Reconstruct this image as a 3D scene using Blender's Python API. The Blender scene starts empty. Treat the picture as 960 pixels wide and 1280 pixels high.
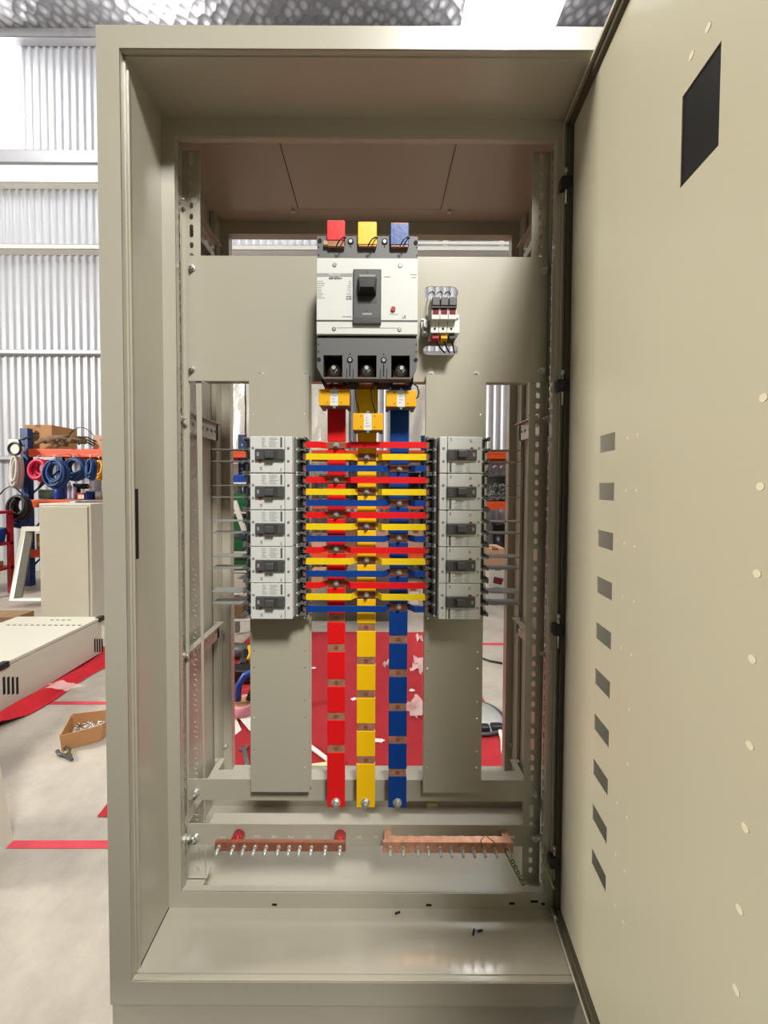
import bpy, bmesh, math, random
from mathutils import Vector, Matrix, noise
random.seed(7)
C = bpy.context.scene.collection
PI = math.pi
# ------------------------------------------------------------------ camera model
F, CX, CY, PITCH, ROLL, CH, CD = 462.0, 470.0, 620.0, math.radians(1.5), math.radians(0.25), 1.16, 0.70
def ray(px, py):
    a, b = (px-CX)/F, (CY-py)/F
    x = a*math.cos(ROLL)-b*math.sin(ROLL); z = a*math.sin(ROLL)+b*math.cos(ROLL)
    return x, math.cos(PITCH)+z*math.sin(PITCH), z*math.cos(PITCH)-math.sin(PITCH)
def P(px, py, Y):
    x, y, z = ray(px, py); k = (Y+CD)/y
    return Vector((x*k, Y, CH+z*k))
def PX(px, py, Y): return P(px, py, Y).x
def PZ(px, py, Y): return P(px, py, Y).z
def PF(px, py, Z=0.0):
    x, y, z = ray(px, py); k = (Z-CH)/z
    return Vector((x*k, y*k-CD, Z))
# ------------------------------------------------------------------ materials
def lin(c): return tuple((v/12.92 if v <= .04045 else ((v+.055)/1.055)**2.4) for v in c)
def S(r, g, b): return lin((r/255, g/255, b/255))
def mat(name, col, rough=.5, metal=0., var=0., scale=8., bump=0., bscale=60., emit=None, es=1., coat=0., alpha=None, trans=0.):
    m = bpy.data.materials.new(name); m.use_nodes = True
    nt = m.node_tree; b = nt.nodes['Principled BSDF']
    b.inputs['Base Color'].default_value = (*col, 1); b.inputs['Roughness'].default_value = rough
    b.inputs['Metallic'].default_value = metal
    if coat: b.inputs['Coat Weight'].default_value = coat; b.inputs['Coat Roughness'].default_value = .12
    if trans: b.inputs['Transmission Weight'].default_value = trans
    if alpha is not None: b.inputs['Alpha'].default_value = alpha
    if emit: b.inputs['Emission Color'].default_value = (*emit, 1); b.inputs['Emission Strength'].default_value = es
    if var or bump:
        tc = nt.nodes.new('ShaderNodeTexCoord')
    if var:
        n = nt.nodes.new('ShaderNodeTexNoise'); n.inputs['Scale'].default_value = scale; n.inputs['Detail'].default_value = 9; n.inputs['Roughness'].default_value = .68
        nt.links.new(tc.outputs['Object'], n.inputs['Vector'])
        r = nt.nodes.new('ShaderNodeValToRGB')
        r.color_ramp.elements[0].position = .3; r.color_ramp.elements[1].position = .7
        r.color_ramp.elements[0].color = (*[max(0, c*(1-var)) for c in col], 1)
        r.color_ramp.elements[1].color = (*[min(1, c*(1+var)) for c in col], 1)
        nt.links.new(n.outputs['Fac'], r.inputs['Fac']); nt.links.new(r.outputs['Color'], b.inputs['Base Color'])
    if bump:
        n2 = nt.nodes.new('ShaderNodeTexNoise'); n2.inputs['Scale'].default_value = bscale; n2.inputs['Detail'].default_value = 3
        nt.links.new(tc.outputs['Object'], n2.inputs['Vector'])
        bp = nt.nodes.new('ShaderNodeBump'); bp.inputs['Strength'].default_value = bump; bp.inputs['Distance'].default_value = .01
        nt.links.new(n2.outputs['Fac'], bp.inputs['Height']); nt.links.new(bp.outputs['Normal'], b.inputs['Normal'])
    return m
M = {}
M['paint'] = mat('pebble_grey_paint', S(176, 171, 153), .3, var=.02, scale=3, bump=.004, bscale=160, coat=.55)
M['paint_door'] = mat('door_paint', S(186, 181, 158), .34, var=.02, scale=2, bump=.03, bscale=260)
M['paint_bg'] = mat('beige_paint', S(196, 193, 176), .4, var=.02)
M['paint_gloss'] = mat('gloss_paint', S(184, 179, 160), .22, coat=.6)
M['mark'] = mat('bare_weld_mark', S(222, 214, 186), .4)
M['dark_edging'] = mat('dark_olive_edging', S(78, 72, 56), .7)  # dark olive tone for the edging strips
M['barrier'] = mat('barrier_grey', S(134, 134, 128), .45)
M['zinc'] = mat('zinc_steel', S(206, 206, 199), .34, .6, var=.1, scale=200)
M['black'] = mat('black_plastic', S(24, 24, 25), .4)
M['dark'] = mat('dark_opening', S(12, 12, 12), .8)
M['grey'] = mat('breaker_grey_plastic', S(98, 98, 96), .5)
M['dgrey'] = mat('toggle_grey_plastic', S(78, 78, 76), .45)
M['tgrey'] = mat('terminal_black_grey', S(60, 61, 60), .5)
M['white'] = mat('breaker_white_plastic', S(212, 212, 207), .45)
M['label'] = mat('label_white', S(222, 222, 216), .5)
M['print'] = mat('print_grey', S(150, 150, 146), .6)
M['printd'] = mat('print_dark', S(90, 90, 86), .6)
M['red'] = mat('red_sleeve', S(226, 22, 26), .38, bump=.04, bscale=90)
M['yellow'] = mat('yellow_sleeve', S(250, 196, 10), .38, bump=.04, bscale=90)
M['yellow2'] = mat('bright_yellow_sleeve', S(238, 204, 20), .35, bump=.04, bscale=90)
M['blue'] = mat('blue_sleeve', S(8, 62, 140), .36, bump=.04, bscale=90)
M['copper'] = mat('copper', S(224, 164, 132), .22, .55, var=.3, scale=45)
M['copper_dull'] = mat('dull_copper', S(164, 102, 78), .4, .4, var=.25, scale=50)
M['ct'] = mat('transformer_yellow', S(232, 172, 14), .4)
M['ctside'] = mat('transformer_grey', S(112, 108, 96), .45)
M['redbtn'] = mat('trip_red', S(176, 30, 50), .4)
M['insul'] = mat('red_resin_insulator', S(176, 14, 34), .12, coat=.5)
M['wire'] = mat('black_wire', S(22, 20, 20), .45)
M['earthwire'] = mat('green_yellow_wire', S(120, 128, 60), .45, var=.4, scale=60)
M['amber'] = mat('pink_window', S(120, 30, 44), .25)
M['concrete'] = mat('concrete', S(166, 158, 145), .5, var=.2, scale=5, bump=.12, bscale=14)
M['tape'] = mat('red_floor_tape', S(206, 58, 72), .5, var=.2, scale=14)
M['cloth'] = mat('red_cloth', S(188, 26, 38), .9, var=.12, scale=9, bump=.35, bscale=40)
M['carpet'] = mat('red_carpet', S(166, 34, 42), .95, var=.1, scale=7, bump=.3, bscale=120)
M['carton'] = mat('cardboard', S(176, 128, 84), .8, var=.06, scale=6)
M['carton2'] = mat('pale_cardboard', S(200, 158, 128), .8, var=.06, scale=6)
M['cartond'] = mat('brown_cardboard', S(138, 96, 60), .8, var=.06, scale=6)
M['orange'] = mat('orange_beam', S(232, 92, 44), .45)
M['rackblue'] = mat('blue_upright', S(38, 66, 120), .45, var=.15, scale=20)
M['rackboard'] = mat('shelf_board', S(150, 128, 104), .8, var=.15, scale=5)
M['redsteel'] = mat('red_steel', S(170, 24, 34), .45)
M['bin'] = mat('blue_bin', S(20, 64, 150), .4)
M['bluecable'] = mat('blue_cable', S(20, 62, 120), .45)
M['magenta'] = mat('magenta_hose', S(204, 30, 74), .4)
M['yellowcable'] = mat('yellow_cable', S(222, 158, 22), .5)
M['whitecable'] = mat('white_cable', S(208, 204, 194), .55)
M['green'] = mat('green_tape', S(168, 206, 170), .5)
M['greend'] = mat('dark_green_board', S(10, 84, 44), .45, var=.1, scale=30)
M['rag'] = mat('brown_rag', S(122, 100, 74), .9, var=.3, scale=30, bump=.5, bscale=40)
M['wood'] = mat('dusty_planks', S(142, 112, 82), .8, var=.25, scale=9)
M['paper'] = mat('white_paper', S(228, 226, 220), .7, var=.04, scale=30)
M['ypaper'] = mat('yellow_paper', S(226, 220, 160), .7, var=.1, scale=30)
M['film'] = mat('crumpled_plastic', S(232, 206, 200), .25, bump=.6, bscale=50, alpha=.6)
M['pink'] = mat('pink_tape', S(226, 150, 160), .45)
M['steel'] = mat('brushed_steel', S(170, 168, 162), .3, 1.)
M['tray'] = mat('grey_tray', S(186, 186, 180), .3, .3, var=.1, scale=20)
M['drum'] = mat('dark_grey_drum', S(66, 72, 74), .4)
M['mesh'] = mat('chain_steel', S(150, 150, 140), .35, .8, var=.5, scale=60)
M['girt'] = mat('galvanised_girt', S(186, 186, 190), .45, .3)
M['girtw'] = mat('white_steel_trim', S(222, 220, 214), .5)
M['lilac'] = mat('lilac_bottle', S(196, 190, 214), .35)
M['lamp'] = mat('white_lamp_shell', S(220, 220, 212), .4)
# corrugated steel
M['corr'] = mat('corrugated_steel', S(206, 208, 214), .42, .25, var=.05, scale=1.5)
# quilted foil insulation
def foil(name, col, r, sc, dist):
    m = bpy.data.materials.new(name); m.use_nodes = True; nt = m.node_tree; b = nt.nodes['Principled BSDF']
    b.inputs['Metallic'].default_value = .6; b.inputs['Roughness'].default_value = r
    tc = nt.nodes.new('ShaderNodeTexCoord'); mp = nt.nodes.new('ShaderNodeMapping')
    mp.inputs['Rotation'].default_value = (0, 0, PI/4); mp.inputs['Scale'].default_value = (sc, sc, sc)
    nt.links.new(tc.outputs['Object'], mp.inputs['Vector'])
    ck = nt.nodes.new('ShaderNodeTexVoronoi'); ck.inputs['Randomness'].default_value = .5; ck.inputs['Scale'].default_value = 1
    nt.links.new(mp.outputs['Vector'], ck.inputs['Vector'])
    r_ = nt.nodes.new('ShaderNodeValToRGB'); r_.color_ramp.elements[0].position = .25; r_.color_ramp.elements[1].position = .5
    r_.color_ramp.elements[0].color = (*[min(1, c*1.35) for c in col], 1); r_.color_ramp.elements[1].color = (*[c*.7 for c in col], 1)
    nt.links.new(ck.outputs['Distance'], r_.inputs['Fac']); nt.links.new(r_.outputs['Color'], b.inputs['Base Color'])
    bp = nt.nodes.new('ShaderNodeBump'); bp.inputs['Strength'].default_value = .8; bp.inputs['Distance'].default_value = dist
    nt.links.new(ck.outputs['Distance'], bp.inputs['Height']); nt.links.new(bp.outputs['Normal'], b.inputs['Normal'])
    return m
M['foil'] = foil('quilted_foil_ceiling', S(150, 148, 150), .35, 9, .03)
def crinkle(name):
    m = mat(name, S(236, 234, 224), .35, .15, var=.08, scale=25, bump=.7, bscale=22); return m
M['crinkle'] = crinkle('crinkled_foil')
M['skylight'] = mat('skylight_sheet', (1, 1, 1), .6, emit=(1, .99, .97), es=9.5)
M['window'] = mat('translucent_wall_sheet', (1, 1, 1), .6, emit=(1, 1, 1), es=4)
M['daylight'] = mat('sunlit_wall_sheet', (1, 1, 1), .6, emit=(1, 1, 1), es=24)
# ------------------------------------------------------------------ mesh builder
class MB:
    def __init__(s): s.bm = bmesh.new()
    def box(s, x0, x1, y0, y1, z0, z1, m=0, bev=0.):
        x0, x1 = min(x0, x1), max(x0, x1); y0, y1 = min(y0, y1), max(y0, y1); z0, z1 = min(z0, z1), max(z0, z1)
        v = [s.bm.verts.new(p) for p in ((x0,y0,z0),(x1,y0,z0),(x1,y1,z0),(x0,y1,z0),(x0,y0,z1),(x1,y0,z1),(x1,y1,z1),(x0,y1,z1))]
        fs = [s.bm.faces.new([v[i] for i in q]) for q in ((0,3,2,1),(4,5,6,7),(0,1,5,4),(1,2,6,5),(2,3,7,6),(3,0,4,7))]
        for f in fs: f.material_index = m
        if bev:
            es = list({e for f in fs for e in f.edges})
            r = bmesh.ops.bevel(s.bm, geom=es, offset=bev, segments=2, affect='EDGES', profile=.5, clamp_overlap=True)
            for f in r['faces']: f.material_index = m
        return s
    def hexa(s, pts, m=0):   # 8 corner points, bottom loop then top loop
        v = [s.bm.verts.new(p) for p in pts]
        for q in ((0,3,2,1),(4,5,6,7),(0,1,5,4),(1,2,6,5),(2,3,7,6),(3,0,4,7)):
            f = s.bm.faces.new([v[i] for i in q]); f.material_index = m
        return s
    def cyl(s, a, b, r, n=16, m=0, r2=None, smooth=True):
        a, b = Vector(a), Vector(b); d = (b-a).normalized(); r2 = r if r2 is None else r2
        u = d.orthogonal().normalized(); w = d.cross(u)
        A = [s.bm.verts.new(a+(u*math.cos(2*PI*i/n)+w*math.sin(2*PI*i/n))*r) for i in range(n)]
        B = [s.bm.verts.new(b+(u*math.cos(2*PI*i/n)+w*math.sin(2*PI*i/n))*r2) for i in range(n)]
        for i in range(n):
            f = s.bm.faces.new((A[i], A[(i+1) % n], B[(i+1) % n], B[i])); f.smooth = smooth; f.material_index = m
        f = s.bm.faces.new(A[::-1]); f.material_index = m; f = s.bm.faces.new(B); f.material_index = m
        return s
    def tube(s, pts, r, n=8, m=0, closed=False):
        pts = [Vector(p) for p in pts]; rings = []; N = len(pts); up = None
        for i, p in enumerate(pts):
            if closed: d = (pts[(i+1) % N]-pts[i-1]).normalized()
            else: d = (pts[min(i+1, N-1)]-pts[max(i-1, 0)]).normalized()
            if up is None: up = d.orthogonal().normalized()
            up = (up-d*up.dot(d)); up = up.normalized() if up.length > 1e-6 else d.orthogonal().normalized()
            w = d.cross(up)
            rings.append([s.bm.verts.new(p+(up*math.cos(2*PI*k/n)+w*math.sin(2*PI*k/n))*r) for k in range(n)])
        for i in range(N if closed else N-1):
            A, B = rings[i], rings[(i+1) % N]
            for k in range(n):
                f = s.bm.faces.new((A[k], A[(k+1) % n], B[(k+1) % n], B[k])); f.smooth = True; f.material_index = m
        if not closed:
            f = s.bm.faces.new(rings[0][::-1]); f.material_index = m; f = s.bm.faces.new(rings[-1]); f.material_index = m
        return s
    def prism(s, poly, fn, h, m=0):   # poly (a,b) extruded over c in 0..h, mapped by fn(a,b,c)
        A = [s.bm.verts.new(fn(a, b, 0)) for a, b in poly]; B = [s.bm.verts.new(fn(a, b, h)) for a, b in poly]; n = len(poly)
        for f in [s.bm.faces.new(A[::-1]), s.bm.faces.new(B)]+[s.bm.faces.new((A[i], A[(i+1) % n], B[(i+1) % n], B[i])) for i in range(n)]:
            f.material_index = m
        return s
    def lathe(s, prof, c, n=20, m=0):  # prof [(r,z)], about vertical axis
        c = Vector(c); rings = [[s.bm.verts.new(c+Vector((r*math.cos(2*PI*k/n), r*math.sin(2*PI*k/n), z))) for k in range(n)] for r, z in prof]
        for A, B in zip(rings, rings[1:]):
            for k in range(n):
                f = s.bm.faces.new((A[k], A[(k+1) % n], B[(k+1) % n], B[k])); f.smooth = True; f.material_index = m
        f = s.bm.faces.new(rings[0][::-1]); f.material_index = m; f = s.bm.faces.new(rings[-1]); f.material_index = m
        return s
    def plate(s, outer, holes, t, fn, m=0):   # sheet with any holes
        cu = bpy.data.curves.new('tmp', 'CURVE'); cu.dimensions = '2D'; cu.fill_mode = 'BOTH'; cu.extrude = t/2
        for lp in [outer]+holes:
            sp = cu.splines.new('POLY'); sp.points.add(len(lp)-1); sp.use_cyclic_u = True
            for q, (a, b) in zip(sp.points, lp): q.co = (a, b, 0, 1)
        ob = bpy.data.objects.new('tmp', cu); C.objects.link(ob)
        dg = bpy.context.evaluated_depsgraph_get(); dg.update()
        me = bpy.data.meshes.new_from_object(ob.evaluated_get(dg))
        vs = [s.bm.verts.new(fn(v.co.x, v.co.y, v.co.z+t/2)) for v in me.vertices]
        for p in me.polygons:
            try: f = s.bm.faces.new([vs[i] for i in p.vertices]); f.material_index = m
            except ValueError: pass
        bpy.data.objects.remove(ob); bpy.data.curves.remove(cu); bpy.data.meshes.remove(me)
        return s
    def build(s, name, mats, parent=None, local=False):
        bm = s.bm; bmesh.ops.remove_doubles(bm, verts=bm.verts, dist=1e-6)
        bmesh.ops.recalc_face_normals(bm, faces=bm.faces)
        me = bpy.data.meshes.new(name)
        if parent is not None and not local:
            off = Vector(); q = parent
            while q is not None: off += q.location; q = q.parent
            bmesh.ops.translate(bm, verts=bm.verts, vec=-off)
        bm.to_mesh(me); bm.free()
        for k in (mats if isinstance(mats, (list, tuple)) else [mats]): me.materials.append(M[k])
        o = bpy.data.objects.new(name, me); C.objects.link(o)
        if parent is not None: o.parent = parent
        return o
def rect(x0, x1, y0, y1): return [(x0,y0),(x1,y0),(x1,y1),(x0,y1)]
def circ(x, y, r, n=14): return [(x+r*math.cos(2*PI*k/n), y+r*math.sin(2*PI*k/n)) for k in range(n)]
def slot(x, y, w, h, n=5):     # rounded slot
    r = min(w, h)/2; out = []
    if w >= h: cs = [(x+w/2-r, y, -PI/2), (x-w/2+r, y, PI/2)]
    else: cs = [(x, y+h/2-r, 0), (x, y-h/2+r, PI)]
    for cx, cy, a0 in cs:
        for k in range(n+1): a = a0+PI*k/n; out.append((cx+r*math.cos(a), cy+r*math.sin(a)))
    return out
XZ = lambda y0: (lambda a, b, c: (a, y0+c, b))          # sheet facing -Y, thickness going +Y
def thing(name, label, cat, loc=(0,0,0), group=None, rot=(0,0,0)):
    o = bpy.data.objects.new(name, None); C.objects.link(o); o.empty_display_size = .05
    o.location = loc; o.rotation_euler = rot; o['label'] = label; o['category'] = cat
    if group: o['group'] = group
    return o
def tag(o, label, cat, group=None, kind=None):
    o['label'] = label; o['category'] = cat
    if group: o['group'] = group
    if kind: o['kind'] = kind
    return o
def struct(o, label=None, cat=None):
    o['kind'] = 'structure'
    if label: o['label'] = label
    if cat: o['category'] = cat
    return o
def copy_tree(o, parent=None):
    c = o.copy(); C.objects.link(c)
    if parent is not None: c.parent = parent; c.matrix_parent_inverse = o.matrix_parent_inverse.copy()
    for ch in list(o.children): copy_tree(ch, c)
    return c
def text(name, body, size, loc, matk, parent, rot=(PI/2,0,0), align='CENTER', t=.0002):
    cu = bpy.data.curves.new('t', 'FONT'); cu.body = body; cu.size = size; cu.align_x = align; cu.align_y = 'CENTER'; cu.extrude = t
    ob = bpy.data.objects.new('t', cu); C.objects.link(ob)
    dg = bpy.context.evaluated_depsgraph_get(); dg.update()
    me = bpy.data.meshes.new_from_object(ob.evaluated_get(dg)); bpy.data.objects.remove(ob); bpy.data.curves.remove(cu)
    me.materials.clear(); me.materials.append(M[matk])
    from mathutils import Euler
    me.transform(Matrix.Translation(loc) @ Euler(rot).to_matrix().to_4x4())
    off = Vector(); q = parent
    while q is not None: off += q.location; q = q.parent
    o = bpy.data.objects.new(name, me); C.objects.link(o); o.parent = parent
    return o, off
def bolt(parent, x, y, z, r=.006, h=.006, local=False, name='bolt', m='zinc', d=(0,-1,0)):
    b = MB(); d = Vector(d); p = Vector((x, y, z))
    b.cyl(p, p+d*h*.25, r*1.45, 20)
    b.cyl(p+d*h*.25, p+d*h, r, 6, smooth=False)
    b.cyl(p+d*h, p+d*h*1.7, r*.5, 12)
    return b.build(name, m, parent, local)
def screw(parent, x, y, z, r=.003, local=False, name='screw', m='zinc'):
    b = MB(); b.cyl((x,y,z), (x,y-.0012,z), r, 16); b.box(x-r*.75, x+r*.75, y-.0014, y-.0011, z-r*.12, z+r*.12, 1)
    return b.build(name, [m, 'dark'], parent, local)

# ================================================================== THE SETTING
# floor
b = MB(); b.box(-9, 9, -7, 4.6, -.1, 0); struct(b.build('floor', 'concrete'))
def corrugated(name, x0, x1, y, z0, z1, pitch=.098, amp=.012, n=8, holes=()):
    b = MB(); N = int((x1-x0)/pitch*n); prev = None
    for i in range(N+1):
        x = x0+(x1-x0)*i/N; ph = (x/pitch) % 1
        t = (0 if ph < .1 else (ph-.1)/.25 if ph < .35 else 1 if ph < .6 else 1-(ph-.6)/.25 if ph < .85 else 0)
        yy = y-amp*2*t
        cur = (b.bm.verts.new((x, yy, z0)), b.bm.verts.new((x, yy, z1)))
        if prev: b.bm.faces.new((prev[0], cur[0], cur[1], prev[1]))
        prev = cur
    return b
WY = 4.3
wall = struct(corrugated('wall_back', -9, 9, WY, 0, 7.4).build('wall_back', 'corr'))
b = MB(); b.box(-9, 9, WY+.02, WY+.1, 0, 7.4); struct(b.build('wall_back_lining', 'girt'))
b = MB(); b.box(-9.1, -9, -7, WY+.1, 0, 7.4); struct(b.build('wall_left', 'corr'))
b = MB(); b.box(9, 9.1, -7, WY+.1, 0, 7.4); struct(b.build('wall_right', 'corr'))
# ceiling of foil with three skylight strips
CZ = 7.0
xs = [-9, -5.6, -4.25, 1.05, 2.25, 6.4, 7.8, 9]
b = MB()
SKY0 = 1.0
for i in range(0, len(xs), 2): b.box(xs[i], xs[i+1], SKY0, WY+.1, CZ, CZ+.05)
b.box(xs[1], xs[2], 3.6, WY+.1, CZ, CZ+.05)
b.box(-9, 9, -7, SKY0, CZ, CZ+.05)
struct(b.build('ceiling', 'foil'))
for k, (a, c) in enumerate(((-5.6, -4.25), (1.05, 2.25), (6.4, 7.8))):
    b = MB(); b.box(a, c, SKY0, WY if k else 3.6, CZ+.01, CZ+.04); struct(b.build('window_%d' % (k+2), 'skylight'))
# translucent wall sheet at top left
b = MB(); b.box(PX(-70, 120, WY), PX(24, 120, WY), WY-.05, WY-.03, PZ(10, 186, WY), PZ(10, 50, WY)); struct(b.build('window_1', 'window'))
for k, (a, c) in enumerate(((-3.25, -2.35), (1.2, 1.75))):
    b = MB(); b.box(a, c, WY-.05, WY-.03, 5.1, 6.6); struct(b.build('window_%d' % (k+5), 'daylight'))
# horizontal girts on the back wall
def girt(n, y0, y1, dep=.14, m='girt', x0=-9, x1=9):
    zt, zb = PZ(60, y0, WY-dep), PZ(60, y1, WY-dep)
    b = MB(); b.box(x0, x1, WY-dep, WY-dep+.004, zb, zt); b.box(x0, x1, WY-dep, WY-.02, zb, zb+.004); b.box(x0, x1, WY-dep, WY-.02, zt-.004, zt)
    struct(b.build('trim_%d' % n, m))
girt(1, 187, 203, .10); girt(2, 206, 228, .13, 'girtw'); girt(3, 305, 311, .15, 'girtw'); girt(4, 437, 442, .10); girt(5, 570, 575, .10)
girt(6, 33, 46, .12)
# white steel grid high on the wall behind the breaker
b = MB()
for px in (557, 627): b.box(PX(px-3, 300, WY-.08), PX(px+3, 300, WY-.08), WY-.08, WY-.03, PZ(560, 316, WY-.08), PZ(560, 288, WY-.08))
for py in (293, 303.5): b.box(PX(500, py, WY-.08), PX(700, py, WY-.08), WY-.09, WY-.03, PZ(560, py+2, WY-.08), PZ(560, py-1, WY-.08))
struct(b.build('trim_7', 'girtw'))
# foil insulation sheets hung on the wall
def foil_sheet(px0, px1, py0, py1, label, dy=.06):
    x0, x1, z0, z1 = PX(px0, 520, WY-dy), PX(px1, 520, WY-dy), PZ(px0, py1, WY-dy), PZ(px0, py0, WY-dy)
    b = MB(); nx, nz = 26, 30; g = []
    for i in range(nx+1):
        row = []
        for k in range(nz+1):
            x = x0+(x1-x0)*i/nx; z = z0+(z1-z0)*k/nz
            row.append(b.bm.verts.new((x, WY-dy+.02*noise.noise((x*9, z*4, 1.3)), z)))
        g.append(row)
    for i in range(nx):
        for k in range(nz): b.bm.faces.new((g[i][k], g[i+1][k], g[i+1][k+1], g[i][k+1]))
    tag(b.build('insulation_sheet', 'crinkle'), label, 'insulation sheet', 'foil insulation sheets on the back wall')
foil_sheet(270, 306, 470, 600, 'crinkled silver foil sheet on the back wall, leftmost of the three')
foil_sheet(308, 436, 455, 600, 'crinkled silver foil sheet on the back wall behind the red busbar', .09)
foil_sheet(512, 545, 470, 600, 'crinkled silver foil sheet on the back wall right of the blue busbar', .07)

# ================================================================== THE CABINET
XL, XR, ZB, ZT = -.518, .466, .139, 2.004
OXL, OXR, OZB, OZT = -.4757, .4237, .186, 1.963
cab = thing('switchgear_cabinet', 'tall open pebble-grey metal switchboard cabinet in the foreground', 'electrical cabinet', ((XL+XR)/2, 0, 0))
# front frame: flat face ring with short return
b = MB()
b.plate(rect(XL, XR, ZB, ZT), [rect(OXL, OXR, OZB, OZT)], .002, XZ(0))
for (x0, x1, z0, z1) in ((OXL-.0016, OXL, OZB, OZT), (OXR, OXR+.0016, OZB, OZT), (OXL, OXR, OZB-.0016, OZB), (OXL, OXR, OZT, OZT+.0016)):
    b.box(x0, x1, .0012, .018, z0, z1)
b.build('front_frame', 'paint', cab)
# recess lining between the front frame and the inner frame
RXL, RXR, RZB, RZT = -.4725, .4205, .188, 1.9605
b = MB()
b.box(RXL-.008, RXL, .012, .13, RZB-.006, RZT+.006); b.box(RXR, RXR+.008, .012, .13, RZB-.006, RZT+.006)
b.box(RXL-.008, RXR+.008, .012, .13, RZB-.008, RZB); b.box(RXL-.008, RXR+.008, .012, .13, RZT, RZT+.008)
b.box(RXL-.001, RXL+.0035, .016, .0185, RZB+.004, RZT-.02)
b.build('recess_lining', 'paint', cab)
# latch slot strip in left recess wall (dark slot)
b = MB(); b.box(RXL, RXL+.0008, PZ(0,0,0)*0+.021, .033, PZ(163, 699, .025), PZ(163, 611, .025)); b.build('latch_slot', 'dark', cab)
b = MB(); b.box(RXL-.0002, RXL+.0012, .02, .1255, RZB, RZB+.0012); b.build('corner_seam', 'dark', cab)
# inner frame (lip)
LXL, LXR, LZB, LZT = -.4437, .393, .2243, 1.9217
b = MB()
b.plate(rect(RXL, RXR, RZB, RZT), [rect(LXL, LXR, LZB, LZT)], .003, XZ(.126))
b.box(LXL-.002, LXL, .128, .142, LZB, LZT); b.box(LXR, LXR+.002, .128, .142, LZB, LZT)
b.box(LXL, LXR, .128, .142, LZB-.002, LZB); b.box(LXL, LXR, .128, .142, LZT, LZT+.002)
b.build('inner_frame', 'paint', cab)
# shell panels
YB = .53
b = MB(); b.box(XL, XL+.002, .002, YB, ZB, ZT); b.build('side_panel', 'paint', cab)
b = MB(); b.box(XR-.002, XR, .002, YB, ZB, ZT); b.build('side_panel', 'paint', cab)
b = MB(); b.box(XL+.002, XR-.002, .002, YB, ZT-.002, ZT); b.build('top_panel', 'paint', cab)
FZ = .146
b = MB(); b.box(XL+.002, XR-.002, .131, .5, FZ-.003, FZ); b.box(XL+.002, XR-.002, .129, .131, FZ, RZB); b.build('floor_panel', 'paint_gloss', cab)
for px0, px1 in ((240, 335), (337, 573), (575, 660)):
    pass
b = MB(); b.box(PX(337, 1090, .15), PX(572, 1090, .15), .19, .47, FZ, FZ+.0012); b.build('cable_entry_plate', 'paint_gloss', cab)
b = MB(); b.box(PX(347, 200, .2), PX(572, 200, .2), .17, .44, ZT-.006, ZT-.002); g = b.build('gland_plate', 'paint', cab); MB().box(PX(345.5, 200, .2), PX(573.5, 200, .2), .167, .443, ZT-.0045, ZT-.002).build('dark_edging', 'dark_edging', g)  # dark edging drawn as the gap line round the gland plate
for px in (366, 562):
    p = Vector((PX(px, 243, .45), .452, ZT-.002)); b = MB(); b.cyl(p, p-Vector((0,0,.006)), .006, 10); b.build('screw', 'zinc', g)
b = MB(); b.box(XL, XR, .006, YB-.006, 0, ZB-.001); b.build('plinth', 'paint', cab)
# rear frame
b = MB(); BXL, BXR, BZB, BZT = -.4733, .4300, .214, 1.9635
b.box(XL+.002, XR-.002, .445, .4995, FZ, BZB-.004)
b.plate(rect(XL+.002, XR-.002, FZ, ZT-.002), [rect(BXL, BXR, BZB, BZT)], .002, XZ(.5))
b.box(BXL-.002, BXL, .5012, .528, BZB, BZT); b.box(BXR, BXR+.002, .5012, .528, BZB, BZT)
b.box(BXL, BXR, .5012, .528, BZB-.002, BZB); b.box(BXL, BXR, .5012, .528, BZT, BZT+.002)
b.box(XL+.004, -.5, .46, .4995, BZB, ZT-.004); b.box(.4525, XR-.004, .46, .4995, BZB, ZT-.004)
rf = b.build('rear_frame', 'paint', cab)
for px, py in ((282, 933), (283, 628)): bolt(rf, *P(px, py, .499), r=.005, h=.004)
bolt(rf, *P(639, 931, .499), r=.005, h=.004)
# slotted mounting rails: L sections
def slots_col(x, z0, z1, w=.009):
    out = []; z = z0+.02; k = 0; pat = (.014, .014, .014, .03, .014, .03, .014, .014)
    while z < z1-.03:
        h = pat[k % len(pat)]; out.append(slot(x, z+h/2, w, h)); z += h+.0105; k += 1
    return out
def rail(x0, x1, y, z0, z1, side):
    b = MB()
    b.plate(rect(x0, x1, z0, z1), slots_col((x0+x1)/2, z0, z1), .002, XZ(y))
    xf = x0 if side < 0 else x1
    fn = (lambda a, bb, c: (xf-c if side < 0 else xf+c, a, bb))
    b.plate(rect(y-.034, y+.002, z0, z1), slots_col(y-.015, z0, z1, .007), .002, fn)
    b.box(x0, x1, y-.03, y+.03, z0-.004, z0)
    return b.build('mounting_rail', 'paint', cab)
RY = .17
RZ0, RZ1 = .207, 1.93
rl = rail(-.4500, -.4087, RY, RZ0, RZ1, -1)
rr = rail(.3573, .3975, RY, RZ0, RZ1, 1)
for px, py in ((229, 523), (231, 819), (228, 249)): bolt(rl, -.4495, RY-.015, PZ(px, py, RY-.015), r=.005, h=.007, d=(1,0,0))
for px, py in ((686, 523), (682, 817)): bolt(rr, .3970, RY-.015, PZ(px, py, RY-.015), r=.005, h=.007, d=(-1,0,0))
bolt(rl, -.4495, RY-.018, PZ(236, 1048, RY-.018), r=.006, h=.014, d=(1,0,0))
bolt(rr, .3970, RY-.018, PZ(677, 1048, RY-.018), r=.006, h=.014, d=(-1,0,0))
# rear mounting rails
def rear_rail(x0, x1): MB().plate(rect(x0, x1, FZ, ZT-.01), slots_col((x0+x1)/2, FZ, ZT-.1), .002, XZ(.45)).build('rear_rail', 'paint', cab)
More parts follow.
